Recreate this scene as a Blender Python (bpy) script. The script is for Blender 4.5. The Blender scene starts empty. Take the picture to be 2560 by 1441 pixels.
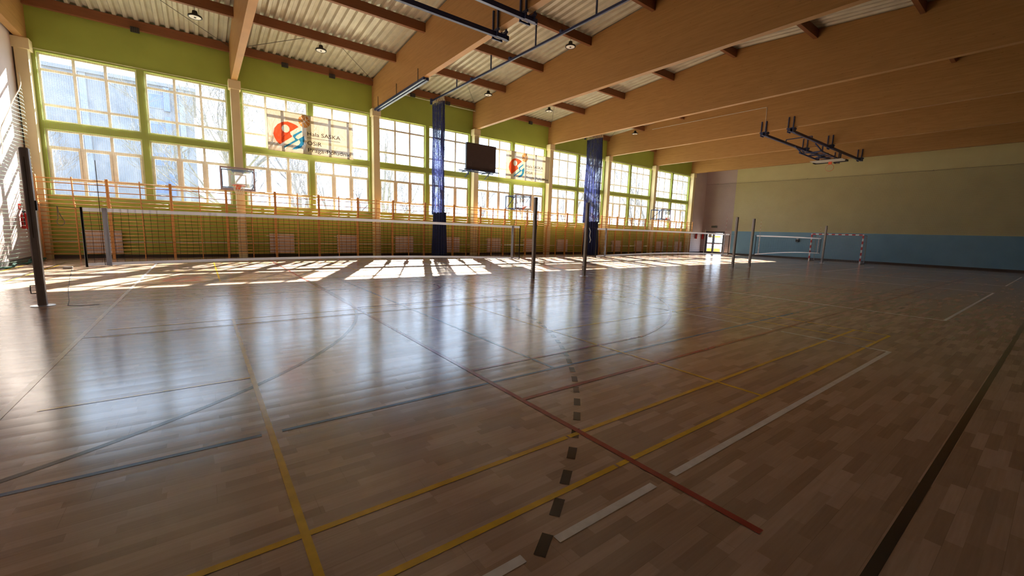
import bpy, math, random
from mathutils import Matrix, Vector
random.seed(7)
PI = math.pi
S = bpy.context.scene
COL = S.collection
# ------------------------------------------------------------------ camera
cam = bpy.data.cameras.new('camera')
cam.sensor_fit = 'HORIZONTAL'; cam.sensor_width = 36.0
cam.lens = 36.0 * 1036.0 / 2560.0
cam.clip_start = 0.05; cam.clip_end = 600
cob = bpy.data.objects.new('camera', cam); COL.objects.link(cob)
r_, u_, f_ = (Vector((0.80190, -0.59660, 0.03193)), Vector((0.05530, 0.12733, 0.99032)), Vector((0.59489, 0.79237, -0.13510)))
M = Matrix.Identity(4)
for i in range(3):
    M[i][0], M[i][1], M[i][2] = r_[i], u_[i], -f_[i]
M[2][3] = 1.506
cob.matrix_world = M
S.camera = cob
# ------------------------------------------------------------------ world, sun, exposure
W = bpy.data.worlds.new('sky'); S.world = W; W.use_nodes = True
bg = W.node_tree.nodes['Background']
bg.inputs['Color'].default_value = (0.60, 0.76, 1.0, 1)
bg.inputs['Strength'].default_value = 4.5
sl = bpy.data.lights.new('sun', 'SUN'); sl.energy = 52.0; sl.angle = math.radians(0.53); sl.color = (1.0, 0.93, 0.80)
so = bpy.data.objects.new('sun', sl); COL.objects.link(so)
SUN_DIR = Vector((-0.457, -1.0, -0.70)).normalized()
so.rotation_euler = SUN_DIR.to_track_quat('-Z', 'Y').to_euler(); so.location = (20, 40, 40)
S.view_settings.view_transform = 'Standard'; S.view_settings.look = 'None'
S.view_settings.gamma = 1.0; S.view_settings.use_curve_mapping = False
S.view_settings.exposure = 0.5
S.cycles.max_bounces = 12; S.cycles.diffuse_bounces = 7; S.cycles.glossy_bounces = 4
S.cycles.transparent_max_bounces = 24; S.cycles.transmission_bounces = 8

# ------------------------------------------------------------------ node helpers
def newmat(name):
    m = bpy.data.materials.new(name); m.use_nodes = True
    nt = m.node_tree; b = nt.nodes['Principled BSDF']
    return m, nt, b
def setc(b, rgb): b.inputs['Base Color'].default_value = (rgb[0], rgb[1], rgb[2], 1)
def math_n(nt, op, a, b=None, c=None):
    n = nt.nodes.new('ShaderNodeMath'); n.operation = op
    for i, v in enumerate((a, b, c)):
        if v is None: continue
        if isinstance(v, (int, float)): n.inputs[i].default_value = v
        else: nt.links.new(v, n.inputs[i])
    return n.outputs[0]
def coords(nt, kind='Object'):
    tc = nt.nodes.new('ShaderNodeTexCoord'); sp = nt.nodes.new('ShaderNodeSeparateXYZ')
    nt.links.new(tc.outputs[kind], sp.inputs[0])
    return tc.outputs[kind], sp.outputs[0], sp.outputs[1], sp.outputs[2]
def wpos(nt):
    g = nt.nodes.new('ShaderNodeNewGeometry'); sp = nt.nodes.new('ShaderNodeSeparateXYZ')
    nt.links.new(g.outputs['Position'], sp.inputs[0])
    return g, g.outputs['Position'], sp.outputs[0], sp.outputs[1], sp.outputs[2]
def combine(nt, x, y, z):
    n = nt.nodes.new('ShaderNodeCombineXYZ')
    for i, v in enumerate((x, y, z)):
        if isinstance(v, (int, float)): n.inputs[i].default_value = v
        else: nt.links.new(v, n.inputs[i])
    return n.outputs[0]
def noise(nt, vec, scale, detail=3, dim='3D'):
    n = nt.nodes.new('ShaderNodeTexNoise'); n.inputs['Scale'].default_value = scale; n.inputs['Detail'].default_value = detail
    nt.links.new(vec, n.inputs['Vector']); return n.outputs[0]
def white(nt, vec):
    n = nt.nodes.new('ShaderNodeTexWhiteNoise'); n.noise_dimensions = '3D'; nt.links.new(vec, n.inputs['Vector']); return n
def ramp(nt, fac, stops):
    n = nt.nodes.new('ShaderNodeValToRGB'); e = n.color_ramp.elements
    while len(e) < len(stops): e.new(0.5)
    for i, (p, c) in enumerate(stops): e[i].position = p; e[i].color = (c[0], c[1], c[2], 1)
    nt.links.new(fac, n.inputs[0]); return n.outputs[0]
def vscale(nt, vec, s):
    n = nt.nodes.new('ShaderNodeVectorMath'); n.operation = 'MULTIPLY'; nt.links.new(vec, n.inputs[0]); n.inputs[1].default_value = s
    return n.outputs[0]
MAT = {}
def plain(name, rgb, rough=0.6, metal=0.0, spec=0.5, var=0.04, vs=6.0, bump=0.0):
    """a slightly mottled painted / plastic / metal surface"""
    m, nt, b = newmat(name)
    g, pos, x, y, z = wpos(nt)
    f = noise(nt, pos, vs, 4)
    lo = [max(0, c * (1 - var * 2)) for c in rgb]; hi = [min(1, c * (1 + var * 2)) for c in rgb]
    nt.links.new(ramp(nt, f, [(0.3, lo), (0.7, hi)]), b.inputs['Base Color'])
    b.inputs['Roughness'].default_value = rough; b.inputs['Metallic'].default_value = metal
    b.inputs['Specular IOR Level'].default_value = spec
    if bump:
        bn = nt.nodes.new('ShaderNodeBump'); bn.inputs['Strength'].default_value = bump; bn.inputs['Distance'].default_value = 0.01
        nt.links.new(noise(nt, pos, 60, 4), bn.inputs['Height']); nt.links.new(bn.outputs[0], b.inputs['Normal'])
    MAT[name] = m; return m
def cut(m, nt, shader_out, alpha):
    """mix the shader with transparency by a 0..1 alpha socket"""
    t = nt.nodes.new('ShaderNodeBsdfTransparent'); mx = nt.nodes.new('ShaderNodeMixShader')
    if isinstance(alpha, (int, float)): mx.inputs[0].default_value = alpha
    else: nt.links.new(alpha, mx.inputs[0])
    nt.links.new(t.outputs[0], mx.inputs[1]); nt.links.new(shader_out, mx.inputs[2])
    nt.links.new(mx.outputs[0], nt.nodes['Material Output'].inputs['Surface'])

# --- floor parquet -------------------------------------------------
FLOOR_ROUGH = 0.185
def parquet():
    m, nt, b = newmat('oak_parquet')
    g, pos, x, y, z = wpos(nt)
    SW, SLN = 0.066, 0.42
    row = math_n(nt, 'FLOOR', math_n(nt, 'DIVIDE', y, SW))
    rn = white(nt, combine(nt, row, 3.1, 0)).outputs['Value']
    xs = math_n(nt, 'DIVIDE', math_n(nt, 'ADD', x, math_n(nt, 'MULTIPLY', rn, 7.0)), SLN)
    cell = math_n(nt, 'FLOOR', xs)
    w = white(nt, combine(nt, cell, row, 1.7))
    grain = noise(nt, vscale(nt, pos, (1.2, 22, 1)), 3.0, 6)
    v = math_n(nt, 'ADD', math_n(nt, 'MULTIPLY', w.outputs['Value'], 0.70), math_n(nt, 'MULTIPLY', grain, 0.45))
    col = ramp(nt, v, [(0.12, (0.290, 0.192, 0.134)), (0.60, (0.410, 0.285, 0.208)), (1.0, (0.54, 0.395, 0.305))])
    # board seams: every third strip and every 2.2 m
    fb = math_n(nt, 'FRACT', math_n(nt, 'DIVIDE', y, SW * 3))
    seam = math_n(nt, 'LESS_THAN', math_n(nt, 'MINIMUM', fb, math_n(nt, 'SUBTRACT', 1.0, fb)), 0.008)
    brow = math_n(nt, 'FLOOR', math_n(nt, 'DIVIDE', y, SW * 3))
    bn_ = white(nt, combine(nt, brow, 9.4, 2)).outputs['Value']
    bx = math_n(nt, 'DIVIDE', math_n(nt, 'ADD', x, math_n(nt, 'MULTIPLY', bn_, 9.0)), 2.2)
    fx = math_n(nt, 'FRACT', bx)
    seam2 = math_n(nt, 'LESS_THAN', fx, 0.0016)
    sm = math_n(nt, 'MAXIMUM', seam, seam2)
    mx = nt.nodes.new('ShaderNodeMix'); mx.data_type = 'RGBA'
    nt.links.new(math_n(nt, 'MULTIPLY', sm, 0.28), mx.inputs[0]); nt.links.new(col, mx.inputs[6]); mx.inputs[7].default_value = (0.12, 0.07, 0.04, 1)
    nt.links.new(mx.outputs[2], b.inputs['Base Color'])
    bw = white(nt, combine(nt, math_n(nt, 'FLOOR', bx), brow, 5.5)).outputs['Value']
    b.inputs['Specular IOR Level'].default_value = 1.0
    b.inputs['IOR'].default_value = 1.58
    rr = math_n(nt, 'ADD', FLOOR_ROUGH - 0.01, math_n(nt, 'MULTIPLY', bw, 0.03)); nt.links.new(rr, b.inputs['Roughness'])
    # each board lies at a hair's tilt of its own
    t1 = math_n(nt, 'MULTIPLY', math_n(nt, 'SUBTRACT', bw, 0.5), 0.0045)
    cup = math_n(nt, 'MULTIPLY', math_n(nt, 'SUBTRACT', fb, 0.5), 0.015)
    ty = math_n(nt, 'ADD', t1, cup)
    nz = nt.nodes.new('ShaderNodeVectorMath'); nz.operation = 'ADD'
    nt.links.new(g.outputs['Normal'], nz.inputs[0]); nt.links.new(combine(nt, 0.0, ty, 0.0), nz.inputs[1])
    nn = nt.nodes.new('ShaderNodeVectorMath'); nn.operation = 'NORMALIZE'; nt.links.new(nz.outputs[0], nn.inputs[0])
    nt.links.new(nn.outputs[0], b.inputs['Normal'])
    MAT['oak_parquet'] = m; return m
parquet()
def line_paint(name, rgb):
    m = plain(name, rgb, rough=FLOOR_ROUGH, spec=0.6, var=0.05, vs=9)
    return m
line_paint('white_line_paint', (0.84, 0.84, 0.82)); line_paint('yellow_line_paint', (0.78, 0.50, 0.035)); line_paint('red_line_paint', (0.34, 0.035, 0.028))
line_paint('black_line_paint', (0.020, 0.018, 0.018)); line_paint('blue_line_paint', (0.09, 0.20, 0.40))
# --- glulam --------------------------------------------------------
def glulam(name, lo, hi, lam=0.045, along='y'):
    m, nt, b = newmat(name)
    g, pos, x, y, z = wpos(nt)
    a = y if along == 'y' else x
    lay = math_n(nt, 'FLOOR', math_n(nt, 'DIVIDE', z, lam))
    ln = white(nt, combine(nt, lay, 4.2, 0)).outputs['Value']
    seg = math_n(nt, 'FLOOR', math_n(nt, 'DIVIDE', math_n(nt, 'ADD', a, math_n(nt, 'MULTIPLY', ln, 5.0)), 2.6))
    w = white(nt, combine(nt, seg, lay, 8.8)).outputs['Value']
    grain = noise(nt, vscale(nt, pos, (1, 1, 14) if along == 'y' else (1, 1, 14)), 1.6, 6)
    v = math_n(nt, 'ADD', math_n(nt, 'MULTIPLY', w, 0.14), math_n(nt, 'MULTIPLY', grain, 0.75))
    col = ramp(nt, v, [(0.12, lo), (0.78, hi)])
    vo = nt.nodes.new('ShaderNodeTexVoronoi'); vo.inputs['Scale'].default_value = 4.6
    nt.links.new(vscale(nt, pos, (1, 0.6, 2.0) if along == 'y' else (0.6, 1, 2.0)), vo.inputs['Vector'])
    knot = math_n(nt, 'LESS_THAN', vo.outputs['Distance'], 0.085)
    mx = nt.nodes.new('ShaderNodeMix'); mx.data_type = 'RGBA'
    nt.links.new(math_n(nt, 'MULTIPLY', knot, 0.45), mx.inputs[0]); nt.links.new(col, mx.inputs[6]); mx.inputs[7].default_value = (lo[0] * .4, lo[1] * .35, lo[2] * .3, 1)
    nt.links.new(mx.outputs[2], b.inputs['Base Color'])
    b.inputs['Roughness'].default_value = 0.5; b.inputs['Specular IOR Level'].default_value = 0.35
    MAT[name] = m; return m
glulam('spruce_glulam', (0.335, 0.178, 0.060), (0.48, 0.270, 0.104))
glulam('dark_purlin_wood', (0.18, 0.070, 0.028), (0.25, 0.10, 0.043), 0.4, 'x')
glulam('wall_bar_wood', (0.48, 0.21, 0.06), (0.66, 0.33, 0.11), 0.5, 'x')
# --- walls ---------------------------------------------------------
def wall_paint(name, rgb, rough=0.55):
    return plain(name, rgb, rough=rough, spec=0.4, var=0.025, vs=1.3, bump=0.08)
wall_paint('green_wall_paint', (0.33, 0.41, 0.075)); wall_paint('lilac_wall_paint', (0.62, 0.52, 0.52))
wall_paint('cream_column_paint', (0.70, 0.61, 0.37)); wall_paint('grey_wall_paint', (0.20, 0.18, 0.15))
def two_tone():
    m, nt, b = newmat('two_tone_wall_paint')
    g, pos, x, y, z = wpos(nt)
    f = noise(nt, pos, 0.9, 4)
    yel = ramp(nt, f, [(0.3, (0.54, 0.475, 0.25)), (0.7, (0.59, 0.525, 0.28))])
    blu = ramp(nt, f, [(0.3, (0.15, 0.29, 0.40)), (0.7, (0.175, 0.325, 0.44))])
    lil = ramp(nt, f, [(0.3, (0.46, 0.36, 0.36)), (0.7, (0.50, 0.40, 0.40))])
    m1 = nt.nodes.new('ShaderNodeMix'); m1.data_type = 'RGBA'; nt.links.new(math_n(nt, 'GREATER_THAN', z, 2.2), m1.inputs[0])
    nt.links.new(blu, m1.inputs[6]); nt.links.new(yel, m1.inputs[7])
    m2 = nt.nodes.new('ShaderNodeMix'); m2.data_type = 'RGBA'; nt.links.new(math_n(nt, 'GREATER_THAN', y, 19.25), m2.inputs[0])
    nt.links.new(m1.outputs[2], m2.inputs[6]); nt.links.new(lil, m2.inputs[7])
    nt.links.new(m2.outputs[2], b.inputs['Base Color']); b.inputs['Roughness'].default_value = 0.5; b.inputs['Specular IOR Level'].default_value = 0.4
    MAT['two_tone_wall_paint'] = m
two_tone()
plain('dark_skirting', (0.045, 0.03, 0.025), 0.5); plain('grey_skirting', (0.12, 0.11, 0.11), 0.5)
plain('roof_sheet_metal', (0.50, 0.465, 0.37), 0.42, metal=0.25, var=0.06, vs=2.0)
plain('roof_felt', (0.05, 0.05, 0.05), 0.9)
plain('white_frame', (0.78, 0.72, 0.60), 0.4); plain('radiator_enamel', (0.72, 0.66, 0.66), 0.35)
plain('navy_steel', (0.018, 0.036, 0.125), 0.4, spec=0.5); plain('bright_steel', (0.62, 0.64, 0.68), 0.3, metal=0.8)
plain('aluminium_profile', (0.27, 0.255, 0.25), 0.45, metal=0.2); plain('grey_rod', (0.12, 0.11, 0.10), 0.5, metal=0.3)
plain('black_plastic', (0.012, 0.012, 0.014), 0.45); plain('black_cord', (0.015, 0.014, 0.013), 0.8); 
plain('red_paint', (0.52, 0.03, 0.02), 0.4); plain('orange_rim_paint', (0.70, 0.10, 0.03), 0.35); plain('white_paint', (0.75, 0.74, 0.72), 0.45)
plain('extinguisher_red', (0.50, 0.02, 0.02), 0.25); plain('cream_cord', (0.66, 0.62, 0.48), 0.8); plain('lamp_glass', (0.85, 0.85, 0.82), 0.35)
plain('navy_curtain_cloth', (0.012, 0.016, 0.055), 0.85, spec=0.2); plain('screen_black', (0.050, 0.036, 0.040), 0.4)
plain('white_pipe', (0.70, 0.68, 0.62), 0.4); plain('socket_metal', (0.2, 0.18, 0.16), 0.4, metal=0.6)
plain('concrete_facade', (0.17, 0.185, 0.215), 0.85, var=0.08, vs=0.4); plain('facade_pale', (0.20, 0.225, 0.27), 0.85); plain('facade_blue', (0.10, 0.15, 0.27), 0.6); plain('facade_glass', (0.10, 0.13, 0.18), 0.15)
plain('tree_bark', (0.14, 0.13, 0.13), 0.9, var=0.2); plain('winter_grass', (0.20, 0.19, 0.13), 0.95, var=0.15, vs=0.3)
plain('yellow_paint', (0.50, 0.32, 0.02), 0.5); plain('pink_paint', (0.60, 0.28, 0.28), 0.5); plain('door_frame_dark', (0.10, 0.09, 0.11), 0.4)
plain('ink_dark', (0.03, 0.02, 0.02), 0.7); plain('green_sign', (0.02, 0.06, 0.035), 0.4); plain('sign_pale', (0.35, 0.38, 0.33), 0.5)
# --- glass -----------------------------------------------------------
def glass(name, haze=0.05, gloss=0.06, tint=(0.97, 0.99, 1.0)):
    m, nt, b = newmat(name); nt.nodes.remove(b)
    t = nt.nodes.new('ShaderNodeBsdfTransparent'); t.inputs[0].default_value = (*tint, 1)
    gl = nt.nodes.new('ShaderNodeBsdfGlossy'); gl.inputs['Roughness'].default_value = 0.02
    tr = nt.nodes.new('ShaderNodeBsdfTranslucent'); tr.inputs[0].default_value = (0.9, 0.93, 1, 1)
    g, pos, x, y, z = wpos(nt)
    f = noise(nt, pos, 1.7, 5)
    a = nt.nodes.new('ShaderNodeMixShader'); nt.links.new(math_n(nt, 'MULTIPLY', f, haze * 2), a.inputs[0])
    nt.links.new(t.outputs[0], a.inputs[1]); nt.links.new(tr.outputs[0], a.inputs[2])
    c = nt.nodes.new('ShaderNodeMixShader'); c.inputs[0].default_value = gloss
    nt.links.new(a.outputs[0], c.inputs[1]); nt.links.new(gl.outputs[0], c.inputs[2])
    nt.links.new(c.outputs[0], nt.nodes['Material Output'].inputs['Surface']); MAT[name] = m
glass('window_glass', 0.012, 0.05); glass('backboard_acrylic', 0.10, 0.06)
# --- nets (fine woven sheets) ----------------------------------------
def net_sheet(name, rgb, ca, cb, cell, cord, opac=1.0, corda=None, trans=0.35):
    m, nt, b = newmat(name); g, pos, x, y, z = wpos(nt)
    ax = {'x': x, 'y': y, 'z': z}
    fa = math_n(nt, 'FRACT', math_n(nt, 'DIVIDE', ax[ca], cell)); fb = math_n(nt, 'FRACT', math_n(nt, 'DIVIDE', ax[cb], cell))
    al = math_n(nt, 'MAXIMUM', math_n(nt, 'LESS_THAN', fa, (corda or cord) / cell), math_n(nt, 'LESS_THAN', fb, cord / cell))
    setc(b, rgb); b.inputs['Roughness'].default_value = 0.8
    tr = nt.nodes.new('ShaderNodeBsdfTranslucent'); tr.inputs[0].default_value = (*rgb, 1)
    mx = nt.nodes.new('ShaderNodeMixShader'); mx.inputs[0].default_value = trans
    nt.links.new(b.outputs[0], mx.inputs[1]); nt.links.new(tr.outputs[0], mx.inputs[2])
    cut(m, nt, mx.outputs[0], math_n(nt, 'MULTIPLY', al, opac)); MAT[name] = m
net_sheet('white_guard_netting', (0.34, 0.33, 0.29), 'x', 'z', 0.06, 0.0035, 1.0, None, 0.06)
net_sheet('green_guard_netting', (0.40, 0.62, 0.50), 'y', 'z', 0.12, 0.009, 1.0, 0.0016)
net_sheet('goal_netting_yz', (0.42, 0.44, 0.48), 'y', 'z', 0.10, 0.006); net_sheet('goal_netting_xz', (0.42, 0.44, 0.48), 'x', 'z', 0.10, 0.006); net_sheet('wall_guard_netting', (0.16, 0.14, 0.10), 'y', 'z', 0.045, 0.0032, 1.0, None, 0.05)
def curtain_net():
    m, nt, b = newmat('blue_curtain_netting'); g, pos, x, y, z = wpos(nt)
    f = noise(nt, vscale(nt, pos, (3, 9, 0.35)), 2.2, 6); f2 = noise(nt, vscale(nt, pos, (1, 1, 1)), 22, 3)
    v = math_n(nt, 'ADD', f, math_n(nt, 'MULTIPLY', math_n(nt, 'SUBTRACT', f2, 0.5), 0.5))
    al = ramp(nt, v, [(0.38, (0.38, 0.38, 0.38)), (0.56, (0.95, 0.95, 0.95))])
    setc(b, (0.03, 0.035, 0.12)); b.inputs['Roughness'].default_value = 0.8
    tr = nt.nodes.new('ShaderNodeBsdfTranslucent'); tr.inputs[0].default_value = (0.05, 0.065, 0.22, 1)
    mx = nt.nodes.new('ShaderNodeMixShader'); mx.inputs[0].default_value = 0.45
    nt.links.new(b.outputs[0], mx.inputs[1]); nt.links.new(tr.outputs[0], mx.inputs[2])
    cut(m, nt, mx.outputs[0], al); MAT['blue_curtain_netting'] = m
curtain_net()
def fabric(name, rgb, see=0.3, trans=0.8, tcol=None):
    """a thin printed mesh fabric: some light passes straight, some is scattered through"""
    m, nt, b = newmat(name); setc(b, rgb); b.inputs['Roughness'].default_value = 0.7
    tr = nt.nodes.new('ShaderNodeBsdfTranslucent'); tr.inputs[0].default_value = (*(tcol or rgb), 1)
    mx = nt.nodes.new('ShaderNodeMixShader'); mx.inputs[0].default_value = trans
    nt.links.new(b.outputs[0], mx.inputs[1]); nt.links.new(tr.outputs[0], mx.inputs[2])
    t = nt.nodes.new('ShaderNodeBsdfTransparent'); t.inputs[0].default_value = (*[min(1, c * 1.15) for c in rgb], 1)
    m2 = nt.nodes.new('ShaderNodeMixShader'); m2.inputs[0].default_value = 1 - see
    nt.links.new(t.outputs[0], m2.inputs[1]); nt.links.new(mx.outputs[0], m2.inputs[2])
    nt.links.new(m2.outputs[0], nt.nodes['Material Output'].inputs['Surface']); MAT[name] = m
fabric('banner_mesh_fabric', (0.60, 0.50, 0.38), 0.11, 0.55, (0.125, 0.090, 0.060))
def print_film(name, rgb, hide=0.06, ball=None):
    """translucent printing ink: a colour filter over the fabric behind it"""
    m, nt, b = newmat(name); setc(b, rgb); b.inputs['Roughness'].default_value = 0.6
    t = nt.nodes.new('ShaderNodeBsdfTransparent'); t.inputs[0].default_value = (*rgb, 1)
    mx = nt.nodes.new('ShaderNodeMixShader'); mx.inputs[0].default_value = hide
    nt.links.new(t.outputs[0], mx.inputs[1]); nt.links.new(b.outputs[0], mx.inputs[2])
    out = mx.outputs[0]
    if ball:
        v, x, y, z = coords(nt, 'Object'); xs = math_n(nt, 'DIVIDE', x, ball); zs = math_n(nt, 'DIVIDE', z, ball)
        u1 = math_n(nt, 'ADD', math_n(nt, 'MULTIPLY', xs, .80), math_n(nt, 'MULTIPLY', zs, .60)); u2 = math_n(nt, 'SUBTRACT', math_n(nt, 'MULTIPLY', zs, .80), math_n(nt, 'MULTIPLY', xs, .60))
        d = [math_n(nt, 'ABSOLUTE', u1), math_n(nt, 'ABSOLUTE', u2)]
        for s in (1.35, -1.35):
            q = math_n(nt, 'SQRT', math_n(nt, 'ADD', math_n(nt, 'POWER', math_n(nt, 'SUBTRACT', u1, s), 2.0), math_n(nt, 'POWER', u2, 2.0)))
            d.append(math_n(nt, 'ABSOLUTE', math_n(nt, 'SUBTRACT', q, 0.88)))
        mn = d[0]
        for q in d[1:]: mn = math_n(nt, 'MINIMUM', mn, q)
        cl = nt.nodes.new('ShaderNodeBsdfTransparent'); m3 = nt.nodes.new('ShaderNodeMixShader')
        nt.links.new(math_n(nt, 'LESS_THAN', mn, 0.055), m3.inputs[0]); nt.links.new(out, m3.inputs[1]); nt.links.new(cl.outputs[0], m3.inputs[2]); out = m3.outputs[0]
    nt.links.new(out, nt.nodes['Material Output'].inputs['Surface']); MAT[name] = m
print_film('print_red', (1.0, 0.16, 0.07)); print_film('print_blue', (0.05, 0.38, 0.80)); print_film('print_orange', (0.86, 0.45, 0.16), 0.06, 0.25)
print_film('print_grey', (0.75, 0.74, 0.72), 0.1); print_film('print_ink', (0.16, 0.10, 0.10), 0.1)
fabric('white_webbing', (0.88, 0.88, 0.90), 0.0, 0.75); fabric('grey_webbing', (0.70, 0.71, 0.75), 0.0, 0.55)
def stripes(name, axis, period=0.4, off=0.0):
    m, nt, b = newmat(name); v, x, y, z = coords(nt, 'Object')
    a = {'x': x, 'y': y, 'z': z}[axis]
    f = math_n(nt, 'FRACT', math_n(nt, 'DIVIDE', math_n(nt, 'ADD', a, off), period))
    mx = nt.nodes.new('ShaderNodeMix'); mx.data_type = 'RGBA'; nt.links.new(math_n(nt, 'LESS_THAN', f, 0.5), mx.inputs[0])
    mx.inputs[6].default_value = (0.50, 0.03, 0.035, 1); mx.inputs[7].default_value = (0.72, 0.70, 0.70, 1)
    nt.links.new(mx.outputs[2], b.inputs['Base Color']); b.inputs['Roughness'].default_value = 0.35; MAT[name] = m
stripes('red_white_stripes_upright', 'z', 0.4, 0.0); stripes('red_white_stripes_across', 'y', 0.4, 0.1); stripes('antenna_stripes', 'z', 0.2, 0)

# ------------------------------------------------------------------ mesh helpers
class MB:
    def __init__(s): s.v = []; s.f = []
    def add(s, vs, fs):
        n = len(s.v); s.v += [tuple(p) for p in vs]; s.f += [tuple(n + i for i in f) for f in fs]; return s
    def box(s, x0, x1, y0, y1, z0, z1):
        return s.add([(x0,y0,z0),(x1,y0,z0),(x1,y1,z0),(x0,y1,z0),(x0,y0,z1),(x1,y0,z1),(x1,y1,z1),(x0,y1,z1)],
                     [(0,3,2,1),(4,5,6,7),(0,1,5,4),(1,2,6,5),(2,3,7,6),(3,0,4,7)])
    def rbox(s, x0, x1, y0, y1, z0, z1, b=0.01):
        """upright box with chamfered vertical edges and a chamfered top"""
        ring = lambda e, z: [(x0+b+e,y0+e,z),(x1-b-e,y0+e,z),(x1-e,y0+b+e,z),(x1-e,y1-b-e,z),(x1-b-e,y1-e,z),(x0+b+e,y1-e,z),(x0+e,y1-b-e,z),(x0+e,y0+b+e,z)]
        vs = ring(0, z0) + ring(0, z1 - b) + ring(b * .7, z1)
        fs = [tuple(range(7, -1, -1)), tuple(range(16, 24))]
        for k in (0, 8):
            for i in range(8): fs.append((k+i, k+(i+1) % 8, k+8+(i+1) % 8, k+8+i))
        return s.add(vs, fs)
    def bar(s, a, b, w, h=None, up=(0,0,1)):
        """square or rectangular bar between two points"""
        h = h or w; a = Vector(a); b = Vector(b); d = (b-a).normalized(); up = Vector(up)
        if abs(d.dot(up)) > 0.98: up = Vector((1,0,0))
        r = d.cross(up).normalized()*w/2; u = r.cross(d).normalized()*h/2
        return s.add([a-r-u,a+r-u,a+r+u,a-r+u,b-r-u,b+r-u,b+r+u,b-r+u],[(0,3,2,1),(4,5,6,7),(0,1,5,4),(1,2,6,5),(2,3,7,6),(3,0,4,7)])
    def tube(s, pts, rad, n=8, closed=False):
        pts = [Vector(p) for p in pts]; N = len(pts); rs = rad if isinstance(rad, (list, tuple)) else [rad]*N
        vs = []; prev = None
        for i, p in enumerate(pts):
            if closed: d = (pts[(i+1) % N]-pts[i-1])
            else: d = pts[min(i+1,N-1)]-pts[max(i-1,0)]
            d.normalize()
            if prev is None:
                up = Vector((0,0,1)) if abs(d.z) < 0.9 else Vector((1,0,0)); r = d.cross(up).normalized()
            else: r = (prev-d*prev.dot(d)).normalized()
            prev = r; u = d.cross(r)
            for k in range(n):
                t = 2*PI*k/n; vs.append(p+(r*math.cos(t)+u*math.sin(t))*rs[i])
        fs = []
        for i in range(N if closed else N-1):
            j = (i+1) % N
            for k in range(n): fs.append((i*n+k, i*n+(k+1) % n, j*n+(k+1) % n, j*n+k))
        if not closed: fs += [tuple(range(n-1,-1,-1)), tuple((N-1)*n+k for k in range(n))]
        return s.add(vs, fs)
    def lathe(s, prof, c=(0,0,0), n=24):
        vs = []; c = Vector(c)
        for r, z in prof:
            for k in range(n): vs.append(c+Vector((r*math.cos(2*PI*k/n), r*math.sin(2*PI*k/n), z)))
        fs = []
        for i in range(len(prof)-1):
            for k in range(n): fs.append((i*n+k, i*n+(k+1) % n, (i+1)*n+(k+1) % n, (i+1)*n+k))
        fs += [tuple(range(n-1,-1,-1)), tuple((len(prof)-1)*n+k for k in range(n))]
        return s.add(vs, fs)
    def quad(s, a, b, c, d): return s.add([a,b,c,d],[(0,1,2,3)])
    def poly(s, pts): return s.add(pts, [tuple(range(len(pts)))])
    def build(s, name, mat, parent=None, origin=None, smooth=False, bevel=0.0):
        o = Vector(origin) if origin is not None else (Vector(parent['_base']) if parent is not None and '_base' in parent else Vector((0,0,0)))
        me = bpy.data.meshes.new(name); me.from_pydata([tuple(Vector(p)-o) for p in s.v], [], s.f); me.update()
        if smooth:
            for p in me.polygons: p.use_smooth = True
        me.materials.append(MAT[mat] if isinstance(mat, str) else mat)
        ob = bpy.data.objects.new(name, me); COL.objects.link(ob)
        if parent is not None:
            ob.parent = parent
            ob.location = o - Vector(parent['_base'])
        else: ob.location = o
        ob['_base'] = tuple(o)
        if bevel:
            b = ob.modifiers.new('bevel', 'BEVEL'); b.width = bevel; b.segments = 2; b.limit_method = 'ANGLE'
        return ob
def tag(o, label=None, cat=None, group=None, kind=None):
    if label: o['label'] = label
    if cat: o['category'] = cat
    if group: o['group'] = group
    if kind: o['kind'] = kind
    return o
def thing(name, base, label, cat, group=None, kind=None):
    o = bpy.data.objects.new(name, None); COL.objects.link(o); o.location = base; o['_base'] = tuple(base); o.empty_display_size = 0.2
    return tag(o, label, cat, group, kind)
def copy_tree(o, parent=None):
    c = o.copy(); COL.objects.link(c)
    if parent is not None: c.parent = parent
    for ch in list(o.children): copy_tree(ch, c)
    return c
ORD = ['first','second','third','fourth','fifth','sixth','seventh','eighth','ninth','tenth','eleventh','twelfth','thirteenth','fourteenth','fifteenth','sixteenth','seventeenth','eighteenth','nineteenth','twentieth','twenty-first','twenty-second','twenty-third','twenty-fourth','twenty-fifth']
def nth(i, n=None):
    if i == 0: return 'leftmost'
    if n and i == n-1: return 'rightmost'
    return ORD[i] + ' from the left'
# ------------------------------------------------------------------ dimensions (metres)
XL, XR = -4.70, 40.08            # left and far right wall faces
YB, YF = 22.15, -2.35           # window wall face, wall behind the camera
CX = [-4.50 + 5.976*k for k in range(8)]
RIDGE = 9.9
def deck(y): return 9.74 - 0.0715*abs(y-RIDGE)     # underside of the roof sheets
PUR = [21.98, 18.9, 15.9, 12.9, 9.9, 6.85, 3.85, 0.85, -2.15]
# ------------------------------------------------------------------ structure
MB().box(XL-0.6, XR+0.6, YF-0.3, YB+0.3, -0.3, 0).build('floor', 'oak_parquet')
fl = bpy.data.objects['floor']; tag(fl, kind='structure')
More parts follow.
